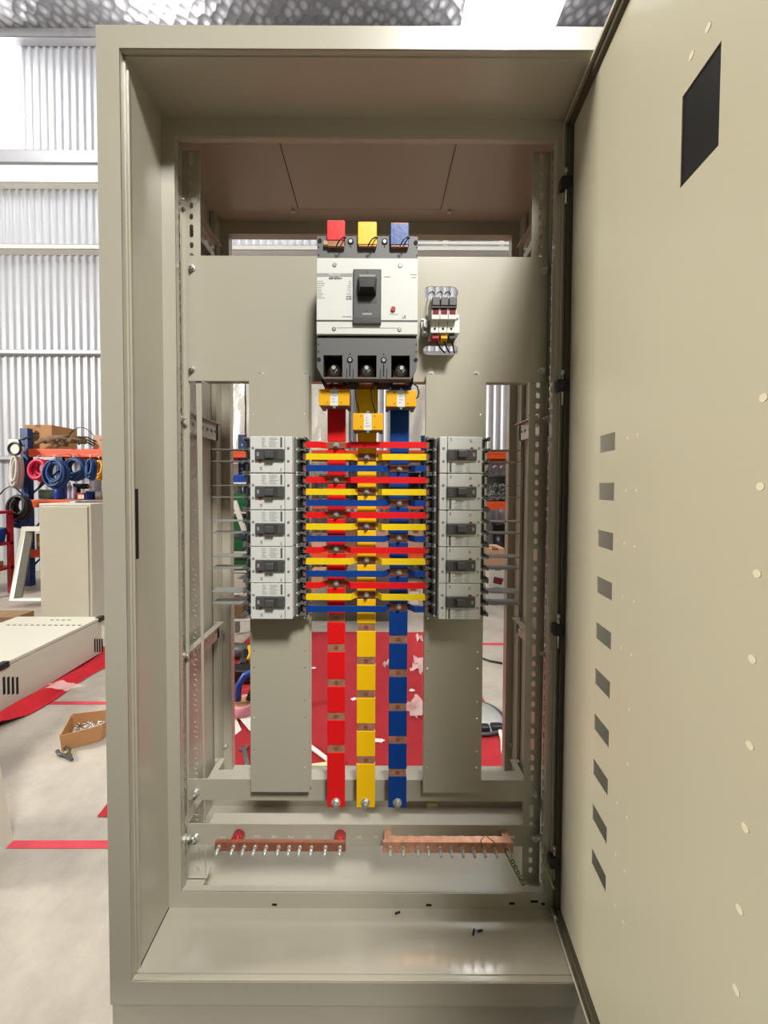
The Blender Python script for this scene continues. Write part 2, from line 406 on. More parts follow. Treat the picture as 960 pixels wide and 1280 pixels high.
# depth rails along the side walls
def depth_rail(x, sgn, zc):
    b = MB(); hs = [slot(.21+.028*k, zc, .017, .009) for k in range(9)]
    b.plate(rect(RY+.003, .452, zc-.025, zc+.025), hs, .002, lambda a, bb, c: (x-sgn*c, a, bb))
    b.box(x, x+sgn*.016, RY+.003, .452, zc+.023, zc+.025); b.box(x, x-sgn*.012, .44, .452, zc-.025, zc+.025)
    return b.build('depth_rail', 'paint', cab)
for zc in (PZ(275, 541, .45), PZ(275, 787, .45), 1.87, .27):
    depth_rail(-.492, 1, zc)
for zc in (PZ(650, 541, .45), PZ(650, 782, .45), 1.87, .27):
    depth_rail(.444, -1, zc)
# lower cross rails
def cross_rail(yt, yb, slots, y):
    x0, x1 = -.4485, .396; zt, zb = PZ(460, yt, y), PZ(460, yb, y); xi0, xi1 = PX(258, yt, y), PX(656, yt, y)
    zm = (zt+zb)/2; b = MB()
    hs = [slot(PX(470+(k-9)*21.2, 1046, y), PZ(460, 1046, y), .017, .0075) for k in range(19)] if slots else []
    b.plate([(x0, zb), (x1, zb), (x1, zt), (x0, zt)], hs, .002, XZ(y))
    b.box(xi0+.006, xi1-.006, y+.0005, y+.03, zt-.0015, zt+.0004)
    r = b.build('cross_rail', 'paint', cab)
    for px in (245, 667): bolt(r, *P(px, (yt+yb)/2+2, y), r=.0065, h=.008)
    return r
RC = RY-.0025
cross_rail(975, 1001, False, RC); cross_rail(1031, 1057, True, RC)
# foot brackets of the rails
for x0, x1 in ((-.4495, -.409), (.3575, .3972)):
    b = MB(); b.box(x0, x1, RY-.035, RY+.03, FZ, FZ+.003); b.box(x0, x1, RY+.0, RY+.003, FZ, RZ0-.004); b.box(x0, x1, RY-.035, RY-.032, FZ, RZ0-.02); b.build('foot_bracket', 'paint', cab)
# ---------------------------------------------------------------- inner door (open, hinged on the right)
HX, HY, SL = .405, .126, .10
dl = math.hypot(SL, 1); dang = math.atan2(-1/dl, -SL/dl)
PO = .016                                     # sheet lies this far behind the edge of its folded rim
def ondoor(px, py):
    x0 = HX+PO*dl; x, y, z = ray(px, py); t = (x0-SL*(CD+HY))/(x-SL*y)
    X, Y, Z = x*t, y*t-CD, CH+z*t
    return ((X-HX)*(-SL)/dl+(Y-HY)*(-1)/dl, Z)
def avg(pts):
    q = [ondoor(*p) for p in pts]; us = sorted(u for u, z in q); zs = sorted(z for u, z in q)
    return (us[0]+us[1])/2, (us[2]+us[3])/2, (zs[0]+zs[1])/2, (zs[2]+zs[3])/2
DW, DZ0, DZ1 = .85, .1925, 1.950
main_hole = avg([(902,48),(853,123),(850,237),(898,180)])
cuts = [((752,544),(771.5,539),(771,562),(751.5,567)), ((750.5,603),(770,602),(769,625),(750,625.5)),
        ((745.5,777),(764,788),(764,811),(745,797)), ((738,1055),(755,1091),(755,1112),(738,1077))]
c1, cL = avg(cuts[0]), avg(cuts[3])
u0 = (c1[0]+cL[0])/2; u1 = (c1[1]+cL[1])/2; hh = .0305
za, zb_ = (c1[2]+c1[3])/2, (cL[2]+cL[3])/2
holes = [rect(*main_hole)]
for k in range(10):
    zc = za+(zb_-za)*k/9; holes.append(rect(u0, u1, zc-hh/2, zc+hh/2))
    holes.append(rect(DW-u1, DW-u0, zc-hh/2, zc+hh/2))
DF = lambda a, bb, c: (a, PO+c, bb)
b = MB(); b.plate(rect(0, DW, DZ0, DZ1), holes, .0016, DF)
for (u0_, u1_, z0, z1) in ((0, .0016, DZ0, DZ1), (DW-.0016, DW, DZ0, DZ1), (0, DW, DZ0, DZ0+.0016), (0, DW, DZ1-.0016, DZ1)):
    b.box(u0_, u1_, 0, PO+.0016, z0, z1)
for (u0_, u1_, z0, z1) in ((0, .006, DZ0, DZ1), (0, DW, DZ0, DZ0+.006), (0, DW, DZ1-.006, DZ1), (DW-.006, DW, DZ0, DZ1)):
    b.box(u0_, u1_, -.0008, .0008, z0, z1)
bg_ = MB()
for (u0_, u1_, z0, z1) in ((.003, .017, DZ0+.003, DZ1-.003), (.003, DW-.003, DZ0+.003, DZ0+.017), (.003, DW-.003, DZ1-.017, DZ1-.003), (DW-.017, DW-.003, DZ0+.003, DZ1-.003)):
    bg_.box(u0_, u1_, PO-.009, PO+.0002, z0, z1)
# weld marks on the inner face
marks = [(785,547),(798,543),(783,613),(796,613),(781,679),(794,683),(779,746),(793,752),(777,810),(790,819),(787,887),(785,955),(772,1004),(784,1022),(770,1068),(781,1089),(769,1132),(779,1153)]
big = [(955,497),(951,608),(947,717),(941,824),(938,932),(932,1035),(925,1137),(921,1238),(865,69),(886,34)]
for (px, py) in marks:
    u, z = ondoor(px, py); b.cyl((u, PO, z), (u, PO-.0006, z), .0022, 10, 1)
for (px, py) in big:
    u, z = ondoor(px, py); b.cyl((u, PO, z), (u, PO-.0009, z), .0042, 12, 1)
door = b.build('door', ['paint_door', 'mark'], cab, local=True)
door.location = (HX-cab.location.x, HY, 0); door.rotation_euler = (0, 0, dang)
bg_.build('dark_edging', 'dark_edging', door, local=True)  # dark olive strip running along the inside of the door rim
b = MB(); m_ = main_hole; b.box(m_[0]-.008, m_[1]+.008, PO+.0022, PO+.005, m_[2]-.008, m_[3]+.008, 0, .001); b.build('black_backing', 'black', door, local=True)  # plain black sheet set right behind the main hole
for py in (229, 482, 787, 1077):
    u = .012; z = PZ(701, py, .114); b = MB()
    b.box(.0018, .018, -.008, PO-.0012, z-.013, z+.013, 0, .002)
    b.cyl((.010, .004, z-.042), (.010, .004, z+.026), .0028, 10, 1); b.cyl((.010, .004, z+.024), (.010, .004, z+.034), .004, 10, 1)
    b.build('hinge', ['black', 'zinc'], door, local=True)
b = MB(); u, z = ondoor(694, 1127); u = .024
b.cyl((u, PO-.0005, z), (u, PO-.006, z), .011, 6, 0, smooth=False); b.cyl((u, PO-.006, z), (u, PO-.016, z), .006, 12); b.build('earth_stud', 'zinc', door, local=True)
# outer door, swung open behind the inner one
b = MB(); oa = math.radians(6); odx, ody = math.sin(oa), -math.cos(oa); onx, ony = -ody, odx
OF = lambda a, bb, c: (.474+odx*a+onx*c, -.012+ody*a+ony*c, bb)
def obox(a0, a1, c0, c1, z0, z1): b.hexa([OF(a0, z0, c0), OF(a1, z0, c0), OF(a1, z0, c1), OF(a0, z0, c1), OF(a0, z1, c0), OF(a1, z1, c0), OF(a1, z1, c1), OF(a0, z1, c1)])
obox(0, .92, .018, .020, ZB+.02, ZT-.02); obox(0, .92, 0, .018, ZB+.02, ZB+.022); obox(0, .92, 0, .018, ZT-.022, ZT-.02)
obox(0, .002, 0, .018, ZB+.02, ZT-.02); obox(.918, .92, 0, .018, ZB+.02, ZT-.02); obox(.45, .48, .006, .018, ZB+.06, ZT-.06)
od = b.build('outer_door', 'paint', cab)
for zz in (.35, 1.05, 1.75):
    b = MB(); b.cyl((.474, -.014, zz-.04), (.474, -.014, zz+.04), .009, 12); b.box(.458, .478, -.014, -.0005, zz-.03, zz+.03); b.build('hinge', 'paint', od)

# ================================================================== EARTH WIRE FROM RAIL TO DOOR
pts = []
p0 = P(684, 1040, .14); p1 = P(679, 1075, .12); p2 = P(686, 1096, .095); p3 = P(693, 1112, .075)
for k in range(25):
    t = k/24*3; i = min(int(t), 2); f = t-i; q = (p0, p1, p2, p3)
    pts.append(q[i].lerp(q[i+1], f))
for _ in range(3): pts = [pts[0]]+[(pts[i-1]+pts[i]*2+pts[i+1])/4 for i in range(1, len(pts)-1)]+[pts[-1]]
tag(MB().tube(pts, .0016).build('bonding_wire', 'earthwire'), 'thin green and yellow bonding wire between lower right rail and open door', 'wire')

# ================================================================== MOUNTING PLATES
pm = RY-.004
plx0, plx1, plz0, plz1 = -.4372, .3945, PZ(460, 477, pm), PZ(460, 320.5, pm)
mp = thing('mounting_plate', 'wide grey sheet-metal plate bolted across the cabinet behind the main breaker', 'mounting plate', ((plx0+plx1)/2, pm, plz0))
hs = [slot((PX(529, 366, pm)+PX(573, 366, pm))/2, PZ(550, 366, pm), PX(573, 366, pm)-PX(529, 366, pm), PZ(550, 358, pm)-PZ(550, 374, pm)),
      slot((PX(529, 438, pm)+PX(573, 438, pm))/2, PZ(550, 438, pm), PX(573, 438, pm)-PX(529, 438, pm), PZ(550, 432, pm)-PZ(550, 443.5, pm))]
b = MB(); b.plate(rect(plx0, plx1, plz0, plz1), hs, .002, XZ(pm))
b.box(-.40, .352, pm+.0005, pm+.022, plz1-.0015, plz1+.0004); b.box(-.40, .352, pm+.0005, pm+.022, plz0-.0004, plz0+.0015)
b.build('plate_sheet', 'paint', mp)
for px, py in ((240, 335), (240, 461), (680, 339), (677, 464)): bolt(mp, *P(px, py, pm), r=.006, h=.008)
cy_ = .147
def column_plate(pxs, bolts, label):
    xt0, xt1, xb0, xb1 = pxs
    x0 = (PX(xt0, 470, cy_)+PX(xb0, 990, cy_))/2; x1 = (PX(xt1, 470, cy_)+PX(xb1, 990, cy_))/2
    z1, z0 = PZ(460, 468, cy_), PZ(460, 990.5, cy_)
    t = thing('breaker_column_plate', label, 'mounting plate', ((x0+x1)/2, cy_, z0), 'breaker column plates')
    hs = []
    for k in range(22):
        z = z0+.06+k*.0391
        if k % 3 == 2: continue
        for xx in (x0+.008, x1-.010): hs.append(circ(xx, z, .0021, 8))
    b = MB(); b.plate(rect(x0, x1, z0, z1), hs, .002, XZ(cy_))
    b.box(x0-.0003, x0+.0015, cy_+.0005, cy_+.018, z0, z1); b.box(x1-.0015, x1+.0003, cy_+.0005, cy_+.018, z0, z1)
    b.box(x1+.0002, x1+.004, cy_+.01, cy_+.0125, z0+.004, z1-.012)
    b.box(x0, x1, cy_+.0005, cy_+.016, z0-.0003, z0+.0015)
    b.build('plate_sheet', 'paint', t)
    for px in bolts:
        p = P(px, 466, cy_+.005); bolt(t, p.x, pm-.0002, p.z, r=.0055, h=.008)
    return x0, x1
# holes tabs sit on the main plate
lx = column_plate((312, 386, 313, 386.5), (324, 381), 'long grey plate carrying the left column of breakers')
rx = column_plate((534, 605, 528, 602.5), (540, 597), 'long grey plate carrying the right column of breakers')

# ================================================================== MAIN CIRCUIT BREAKER
my = .06
mx = (PX(395, 370, my)+PX(523, 370, my))/2
def mX(px): return PX(px, 370, my)
def mZ(py): return PZ(459, py, my)
mcb = thing('main_breaker', 'large white and grey three-pole main circuit breaker at the top centre of the cabinet', 'circuit breaker', (mx, pm, mZ(474)))
xa, xb = mX(395.5), mX(522.5)
b = MB()
b.box(xa+.001, xb-.001, .075, pm-.0005, mZ(442), mZ(300), 0, .002); b.box(xa+.004, xb-.004, .104, pm-.0005, mZ(470), mZ(441), 1)                       # base
b.build('body', ['grey', 'dark'], mcb)
b = MB(); b.box(xa, xb, my, .076, mZ(418), mZ(322.5), 0, .0015); 
b.box(xa+.0005, xb-.0005, my-.0002, my+.001, mZ(402.3), mZ(400), 1)                       # groove line
b.box(mX(395.8), mX(440), my-.0003, my+.001, mZ(346), mZ(341.8), 2)                        # grey label bar
for (q0, q1, w) in ((415, 424, 348), ):
    b.box(mX(q0-4), mX(q1+4), my-.0003, my+.001, mZ(w+.7), mZ(w-.7), 3)
for k in range(9):
    py = 352+k*2.6
    b.box(mX(396.5), mX(396.5+random.uniform(5, 12)), my-.0003, my+.001, mZ(py+.35), mZ(py-.35), 3)
    b.box(mX(439-random.uniform(3, 7)), mX(439), my-.0003, my+.001, mZ(py+.35), mZ(py-.35), 3)
b.box(mX(428), mX(439), my-.0003, my+.001, mZ(396.4), mZ(395.4), 3)
b.box(mX(480), mX(488), my-.0003, my+.001, mZ(346.5), mZ(345.6), 3); b.box(mX(513), mX(521), my-.0003, my+.001, mZ(343.5), mZ(342.5), 3)
b.box(mX(514), mX(520), my-.0003, my+.001, mZ(347), mZ(346.2), 3); b.box(mX(486), mX(498), my-.0003, my+.001, mZ(393), mZ(392.3), 3)
b.box(mX(421), mX(497), my-.0003, my+.001, mZ(410.2), mZ(409.5), 3)
b.build('front_cover', ['white', 'dgrey', 'print', 'print'], mcb)
def mtext(body, size, px, py, m, name='lettering', align='CENTER'):
    cu, off = text(name, body, size, (0, 0, 0), m, mcb, align=align)
    cu.data.transform(Matrix.Translation(Vector((mX(px), my-.0006, mZ(py)))-off))
mtext('Metasol', .0075, 418, 343.8, 'label'); mtext('ABP 803c', .006, 418, 348, 'printd'); mtext('CE', .010, 436, 372.5, 'print'); mtext('LS', .0085, 505, 396, 'print')
b = MB(); b.box(mX(441.5), mX(476.5), my-.006, my+.002, mZ(406.5), mZ(338), 0, .002)
b.box(mX(447.5), mX(471), my-.0064, my, mZ(380.5), mZ(347), 1); b.box(mX(441.6), mX(476.4), my-.0064, my, mZ(404.5), mZ(398.5), 1)
b.box(mX(453), mX(465), my-.0064, my, mZ(395.5), mZ(393), 2); b.cyl((mX(458.5), my-.0062, mZ(390)), (mX(458.5), my-.0068, mZ(390)), .0016, 10, 1)
b.cyl((mX(459), my-.0062, mZ(342)), (mX(459), my-.0068, mZ(342)), .0012, 10, 1); b.box(mX(449), mX(469), my-.0065, my-.006, mZ(348), mZ(345.5), 2)
b.build('toggle_surround', ['dgrey', 'tgrey', 'print'], mcb)
b = MB()
b.hexa([(mX(447.5), my-.006, mZ(372)), (mX(470), my-.006, mZ(372)), (mX(471), my-.006, mZ(351)), (mX(447), my-.006, mZ(351)),
        (mX(451), my-.026, mZ(367)), (mX(467), my-.026, mZ(367)), (mX(469), my-.026, mZ(355)), (mX(449), my-.026, mZ(355))])
b.build('toggle', 'black', mcb)
b = MB(); b.cyl((mX(491.5), my-.0002, mZ(386.5)), (mX(491.5), my-.003, mZ(386.5)), .0048, 16); b.build('trip_button', 'redbtn', mcb)
for px, py in ((418, 331.5), (500, 332), (417.5, 411.5), (499.5, 412)):
    b = MB(); b.cyl((mX(px), my-.0002, mZ(py)), (mX(px), my-.0006, mZ(py)), .0042, 16, 1); b.cyl((mX(px), my-.0003, mZ(py)), (mX(px), my-.0012, mZ(py)), .0028, 16); b.box(mX(px)-.002, mX(px)+.002, my-.0014, my-.001, mZ(py)-.0004, mZ(py)+.0004, 1)
    b.build('cover_screw', ['zinc', 'dgrey'], mcb)
def tcover(z0, z1, pockets, yf, nm, chamfer=0):
    b = MB(); hs = [rect(*q) for q in pockets]; holes_ = []
    o = [(xa+.001, z1), (xa+.001, z0+chamfer*1.9), (xa+.001+chamfer, z0), (xb-.001-chamfer, z0), (xb-.001, z0+chamfer*1.9), (xb-.001, z1)]
    # an open pocket is cut through the cover down to its rim
    b.plate(o[::-1], hs, .03, XZ(yf))
    return b
# top terminal cover
yf = my+.003
b = tcover(mZ(324), mZ(294), [], yf, 'x')
for px, py in ((399.5, 300), (519.5, 302)): b.cyl((mX(px), yf-.0002, mZ(py)), (mX(px), yf-.0012, mZ(py)), .0042, 14, 1)
for px in (398, 521):
    for py in (308, 318): b.cyl((mX(px), yf-.0002, mZ(py)), (mX(px), yf-.0008, mZ(py)), .0013, 8, 1)
for px in (438, 480.5): b.cyl((mX(px), yf-.0002, mZ(301)), (mX(px), yf-.001, mZ(301)), .0062, 16, 1); b.cyl((mX(px), yf-.0002, mZ(307)), (mX(px), yf-.0008, mZ(307)), .0013, 8, 1)
tc_ = b.build('terminal_cover', ['grey', 'dark'], mcb)
for px in (438, 480.5): screw(tc_, mX(px), yf-.001, mZ(301), .0032)
# bottom terminal cover with three pockets
pk = [(mX(404), mX(428), mZ(471), mZ(443.5)), (mX(447), mX(471), mZ(471), mZ(443.5)), (mX(489.5), mX(513), mZ(471), mZ(443.5))]
b = tcover(mZ(473), mZ(422), pk, yf, 'y', .012)
b.box(xa+.002, xb-.002, yf+.004, yf+.016, mZ(423.5), mZ(417), 1)
for q in pk:
    for xx in (q[0]-.0012, q[1]-.0003): b.box(xx, xx+.0015, yf+.002, .103, q[2], q[3], 1)
    b.box(q[0], q[1], yf+.002, .103, q[3]-.0005, q[3]+.001, 1)
for px in (398.5, 520.5): b.cyl((mX(px), yf-.0002, mZ(449)), (mX(px), yf-.001, mZ(449)), .004, 14, 1)
for px in (398, 521):
    for py in (430, 439): b.cyl((mX(px), yf-.0002, mZ(py)), (mX(px), yf-.0008, mZ(py)), .0013, 8, 1)
for px in (437.5, 480):
    b.cyl((mX(px), yf-.0002, mZ(449.5)), (mX(px), yf-.001, mZ(449.5)), .0062, 16, 1); b.box(mX(px-.7), mX(px+.7), yf-.0006, yf+.001, mZ(470), mZ(455), 1); b.cyl((mX(px), yf-.0002, mZ(442)), (mX(px), yf-.0008, mZ(442)), .0013, 8, 1)
    for dx in (-4, 4): b.box(mX(px+dx-.4), mX(px+dx+.4), yf-.0006, yf+.001, mZ(472), mZ(461), 1)
tb_ = b.build('terminal_cover', ['grey', 'dark'], mcb)
for px in (437.5, 480): screw(tb_, mX(px), yf-.001, mZ(449.5), .0034)

# ================================================================== LINE BUSBARS ON TOP
for px0, px1, py0, py1, m, nm, ex in ((409, 431.5, 277.5, 302, 'red', 'red', True), (447.5, 471, 279, 307, 'yellow', 'yellow', False), (488, 511, 280.5, 307.5, 'blue', 'blue', False)):
    yy = my-.002
    t = thing('line_busbar', 'short %s-sleeved flat busbar standing up above the main breaker' % nm, 'busbar', ((PX(px0, 290, yy)+PX(px1, 290, yy))/2, yy, PZ(459, 308, yy)), 'line busbars on top of the main breaker')
    b = MB(); b.box(PX(px0+1, 290, yy), PX(px1-1, 290, yy), yy-.003, yy+.003, PZ(459, 309, yy), PZ(459, py0, yy)+.001); b.build('bar', 'copper', t)
    b = MB(); b.box(PX(px0, 290, yy), PX(px1, 290, yy), yy-.0042, yy+.0042, PZ(459, py1, yy), PZ(459, py0, yy), 0, .0012); b.build('sleeve', m, t)
    w = [P(px1-11, 307.5, yy-.006), P(px1-9, 303.5, yy-.012), P(px1-6, 299, yy-.014), P(px1-2, 296.5, yy-.008), P(px1+1, 297.5, yy-.002)]
    b = MB(); b.tube(w, .0013); b.build('sensing_wire', 'wire', t)
b = MB(); b.box(PX(404.5, 305, my-.002), PX(430, 305, my-.002), my-.0045, my+.003, PZ(459, 307.8, my), PZ(459, 302.5, my), 0, .0008)
b.build('insulating_wrap', 'carton2', bpy.data.objects['line_busbar'])

# ================================================================== VERTICAL PHASE BUSBARS
vy = .135
spec = (('red', 408.6, 431.6, 409.5, 431.5, 'red', [773, 810, 853.5, 895.5, 936]), ('yellow', 446.7, 470.2, 445.7, 469, 'yellow', [784, 826, 867.5, 909, 950]), ('blue', 487.6, 511, 485.2, 508, 'blue', [799, 841, 883.5, 924.5, 965.5]))
jrow = {'red': [557, 600.5, 643.5, 687, 730], 'yellow': [571.5, 614.5, 658, 701, 744], 'blue': [585.5, 628.5, 672.5, 715.5, 758.5]}
VX = {}
for nm, a0, a1, b0, b1, m, wins in spec:
    x0 = (PX(a0, 560, vy)+PX(b0, 990, vy))/2; x1 = (PX(a1, 560, vy)+PX(b1, 990, vy))/2; VX[nm] = (x0+x1)/2
    zt, zb = mZ(475), PZ(459, 1009, vy)
    t = thing('phase_busbar', 'long vertical %s-sleeved copper busbar hanging below the main breaker' % nm, 'busbar', ((x0+x1)/2, vy, zb), 'vertical phase busbars')
    b = MB(); b.box(x0+.0012, x1-.0012, vy, vy+.006, zb, zt, 0, .0008)
    bar_ = b.build('bar', 'copper', t)
    for w in wins:
        z = PZ(459, w, vy); xc = (x0+x1)/2; MB().cyl((xc, vy+.001, z), (xc, vy-.0004, z), .0052, 14).build('bolt_hole', 'copper_dull', bar_)
    edges = sorted([PZ(459, w, vy) for w in wins]+[PZ(459, w, vy) for w in jrow[nm]])
    gap = .0088; lo = zb
    top = PZ(459, 473 if nm != 'yellow' else 472, vy)
    for e in edges+[None]:
        hi = (e-gap) if e is not None else top
        b = MB(); b.box(x0, x1, vy-.0012, vy+.0072, lo, hi, 0, .0012); b.build('sleeve', m, t)
        if e is not None: lo = e+gap
    # wider shoulder above the transformer
    b = MB(); ws = PX(a1+1.5, 480, vy-.02)-PX(a0-2, 480, vy-.02); xc = (x0+x1)/2
    b.box(xc-ws/2-.0006, xc+ws/2+.0006, vy-.0075 if nm == 'yellow' else vy-.025, vy-.0014, PZ(459, 486 if nm != 'yellow' else 516, .085)+.0015, mZ(475)-.0005, 0, .0015); b.build('shoulder_sleeve', m, t)
    b = MB(); b.box(xc-.017, xc+.017, .0965, .1015, mZ(474), mZ(454.5), 0, .0008); b.box(xc-.017, xc+.017, .0968, vy-.0014, mZ(474.4), mZ(472), 0); b.build('terminal_lug', 'copper_dull', t)
    bolt(t, xc, .0964, mZ(457.5)+.002, r=.0085, h=.012)
    bolt(t, xc, vy-.0013, PZ(459, 1002.5, vy), r=.0072, h=.006, m='zinc')
    b = MB(); b.cyl((xc, vy+.0073, PZ(459, 1002.5, vy)-.006+.03), (xc, RC-.0005, PZ(459, 1002.5, vy)+.024), .014, 16); b.build('standoff', 'insul', t)

# ================================================================== BRANCH BREAKERS
LEN = .0445
def make_breaker():
    t = thing('branch_breaker', 'x', 'circuit breaker', (0,0,0), 'branch circuit breakers in two columns')
    H2 = .0386; b = MB()
    b.box(-.056, .056, -.043, 0, -H2, H2, 0, .0012)
    for sx in (-1, 1):
        b.box(sx*.056, sx*.070, -.010, 0, -H2, H2)
        for z in (-H2+.0015, -.0129, .0129, H2-.0015):
            b.box(sx*.055, sx*.0695, -.038, 0, z-.0016, z+.0016)
            b.box(sx*.0655, sx*.0695, -.038, -.02, z-.0036, z+.0036)
            b.cyl((sx*.0505, -.0428, z), (sx*.0505, -.0436, z), .0017, 8, 1)
        for z in (-.0259, 0, .0259): b.box(sx*.052, sx*.0562, -.0432, -.022, z-.0085, z+.0085, 2)
    b.build('body', ['grey', 'label', 'dark'], t, True)
    b = MB()
    b.box(-LEN, .0278, -.062, -.043, -H2+.0002, H2-.0002, 0, .0012); b.box(.0288, LEN, -.0615, -.043, -H2+.0002, H2-.0002, 0, .0012)
    b.box(.0195, .0236, -.0624, -.0615, .0150, .0365, 1)
    b.box(.0195, .0222, -.0624, -.0615, -.0355, -.0285, 2)
    rnd = random.Random(3)
    for k in range(6):
        z = .0352-k*.0037
        b.box(-.020, -.020+rnd.uniform(.006, .011), -.0624, -.0615, z-.0005, z+.0005, 2); b.box(-.004, -.004+rnd.uniform(.012, .020), -.0624, -.0615, z-.0005, z+.0005, 2)
    b.build('cover', ['white', 'printd', 'print'], t, True)
    b = MB(); b.box(-.0330, .0292, -.068, -.0618, -.0118, .0118, 0, .002)
    b.box(-.0125, .0150, -.0683, -.066, -.0092, .0092, 1); b.box(-.0285, -.0240, -.0683, -.0665, -.004, .004, 2)
    b.build('toggle_plate', ['dgrey', 'tgrey', 'print'], t, True)
    b = MB(); b.box(-.0105, .0078, -.0755, -.068, -.0085, .0060, 0, .0015); b.build('toggle', 'dgrey', t, True)
    b = MB(); b.cyl((-.0225, -.0622, -.0128), (-.0225, -.0645, -.0128), .0032, 12); b.build('trip_button', 'redbtn', t, True)
    for x in (-.0385, .0365):
        for z in (-.0137, .0137):
            b = MB(); b.cyl((x, -.0612, z), (x, -.0626, z), .0025, 12, 1); b.cyl((x, -.0620, z), (x, -.0630, z), .0015, 10, 0); b.build('cover_screw', ['zinc', 'dgrey'], t, True)
    for sx in (-1, 1):
        for z in (-.0259, 0, .0259):
            b = MB(); b.box(sx*.0565, sx*.069, -.017, -.010, z-.0085, z+.0085); b.cyl((sx*.0615, -.017, z), (sx*.0615, -.0235, z), .0052, 12); b.build('terminal', 'zinc', t, True)
    for z in (-.0129, .0129):
        b = MB(); b.prism([(-.0700, -.002), (-.0700, -.036), (-.0760, -.042), (-.132, -.042), (-.140, -.034), (-.140, -.002)], lambda a, bb, c: (a, bb, z-.0007+c), .0014); b.build('phase_barrier', 'barrier', t, True)
    cu, off = text('lettering', 'LS', .0065, (-.021, -.0626, -.029), 'printd', t, rot=(PI/2, -PI/2, 0))
    return t
rows_y = ((544.7+591.5)/2, (591.5+637.6)/2, (637.6+683.6)/2, (683.6+729)/2, (729+774.4)/2)
by = cy_-.0005; bfY = by-.062
lxc = (PX(339, 568, bfY)+PX(339.3, 751, bfY))/2; rxc = (PX(576.6, 568, bfY)+PX(573.7, 751, bfY))/2
ords = ('topmost', 'second from the top', 'middle', 'fourth from the top', 'lowest')
proto = make_breaker()
for side, xc in (('left', lxc), ('right', rxc)):
    for i, ry in enumerate(rows_y):
        o = proto if (side == 'left' and i == 0) else copy_tree(proto)
        z = PZ(339 if side == 'left' else 576, ry+(.4 if side == 'right' else 0), bfY)
        o.location = (xc, by, z); o.rotation_euler = (0, 0 if side == 'left' else PI, 0)
        o['label'] = 'small white three-pole breaker, %s of the %s column' % (ords[i], side)

# ================================================================== BRANCH BUSBARS (horizontal)
hy, jy = .1125, vy-.0044
for nm, m in (('red', 'red'), ('yellow', 'yellow2'), ('blue', 'blue')):
    for i, ry in enumerate(({'red': [556, 600, 644, 688, 732], 'yellow': [571, 615, 658.7, 702, 746.5], 'blue': [585.5, 629, 673.7, 717.5, 761.5]})[nm]):
        z = PZ(459, ry, hy); zj = z; xL, xR = PX(382.5, ry, hy), PX(533-(ry-556)*.008, ry, hy); xc = VX[nm]
        t = thing('branch_busbar', '%s-sleeved horizontal busbar between the breaker columns, %s of the five %s ones' % (nm, ords[i], nm), 'busbar', (xL, hy, z), 'horizontal %s branch busbars' % nm)
        h = .0068; s3 = .0034
        def strip(path, b, m_=0, hh=h):
            A = []
            for k, (x, y) in enumerate(path):
                A.append((x, y))
            poly = A+[(x, y+s3) for x, y in A[::-1]]
            b.prism(poly, lambda a, bb, c: (a, bb, z-hh+c), 2*hh, m_)
        b = MB(); s3 = .0024; strip([(xL-.006, hy+.0006), (xc-.0345, hy+.0006), (xc-.024, jy+.0006), (xc+.024, jy+.0006), (xc+.0345, hy+.0006), (xR+.006, hy+.0006)], b, 0, .0060); s3 = .0034; b.build('bar', 'copper_dull', t)
        b = MB(); strip([(xL, hy), (xc-.034, hy), (xc-.0235, jy), (xc-.0205, jy)], b); b.build('sleeve', m, t)
        b = MB(); strip([(xc+.0205, jy), (xc+.0235, jy), (xc+.034, hy), (xR, hy)], b); b.build('sleeve', m, t)
        bolt(t, xc, jy+.0006, z, r=.0046, h=.006)

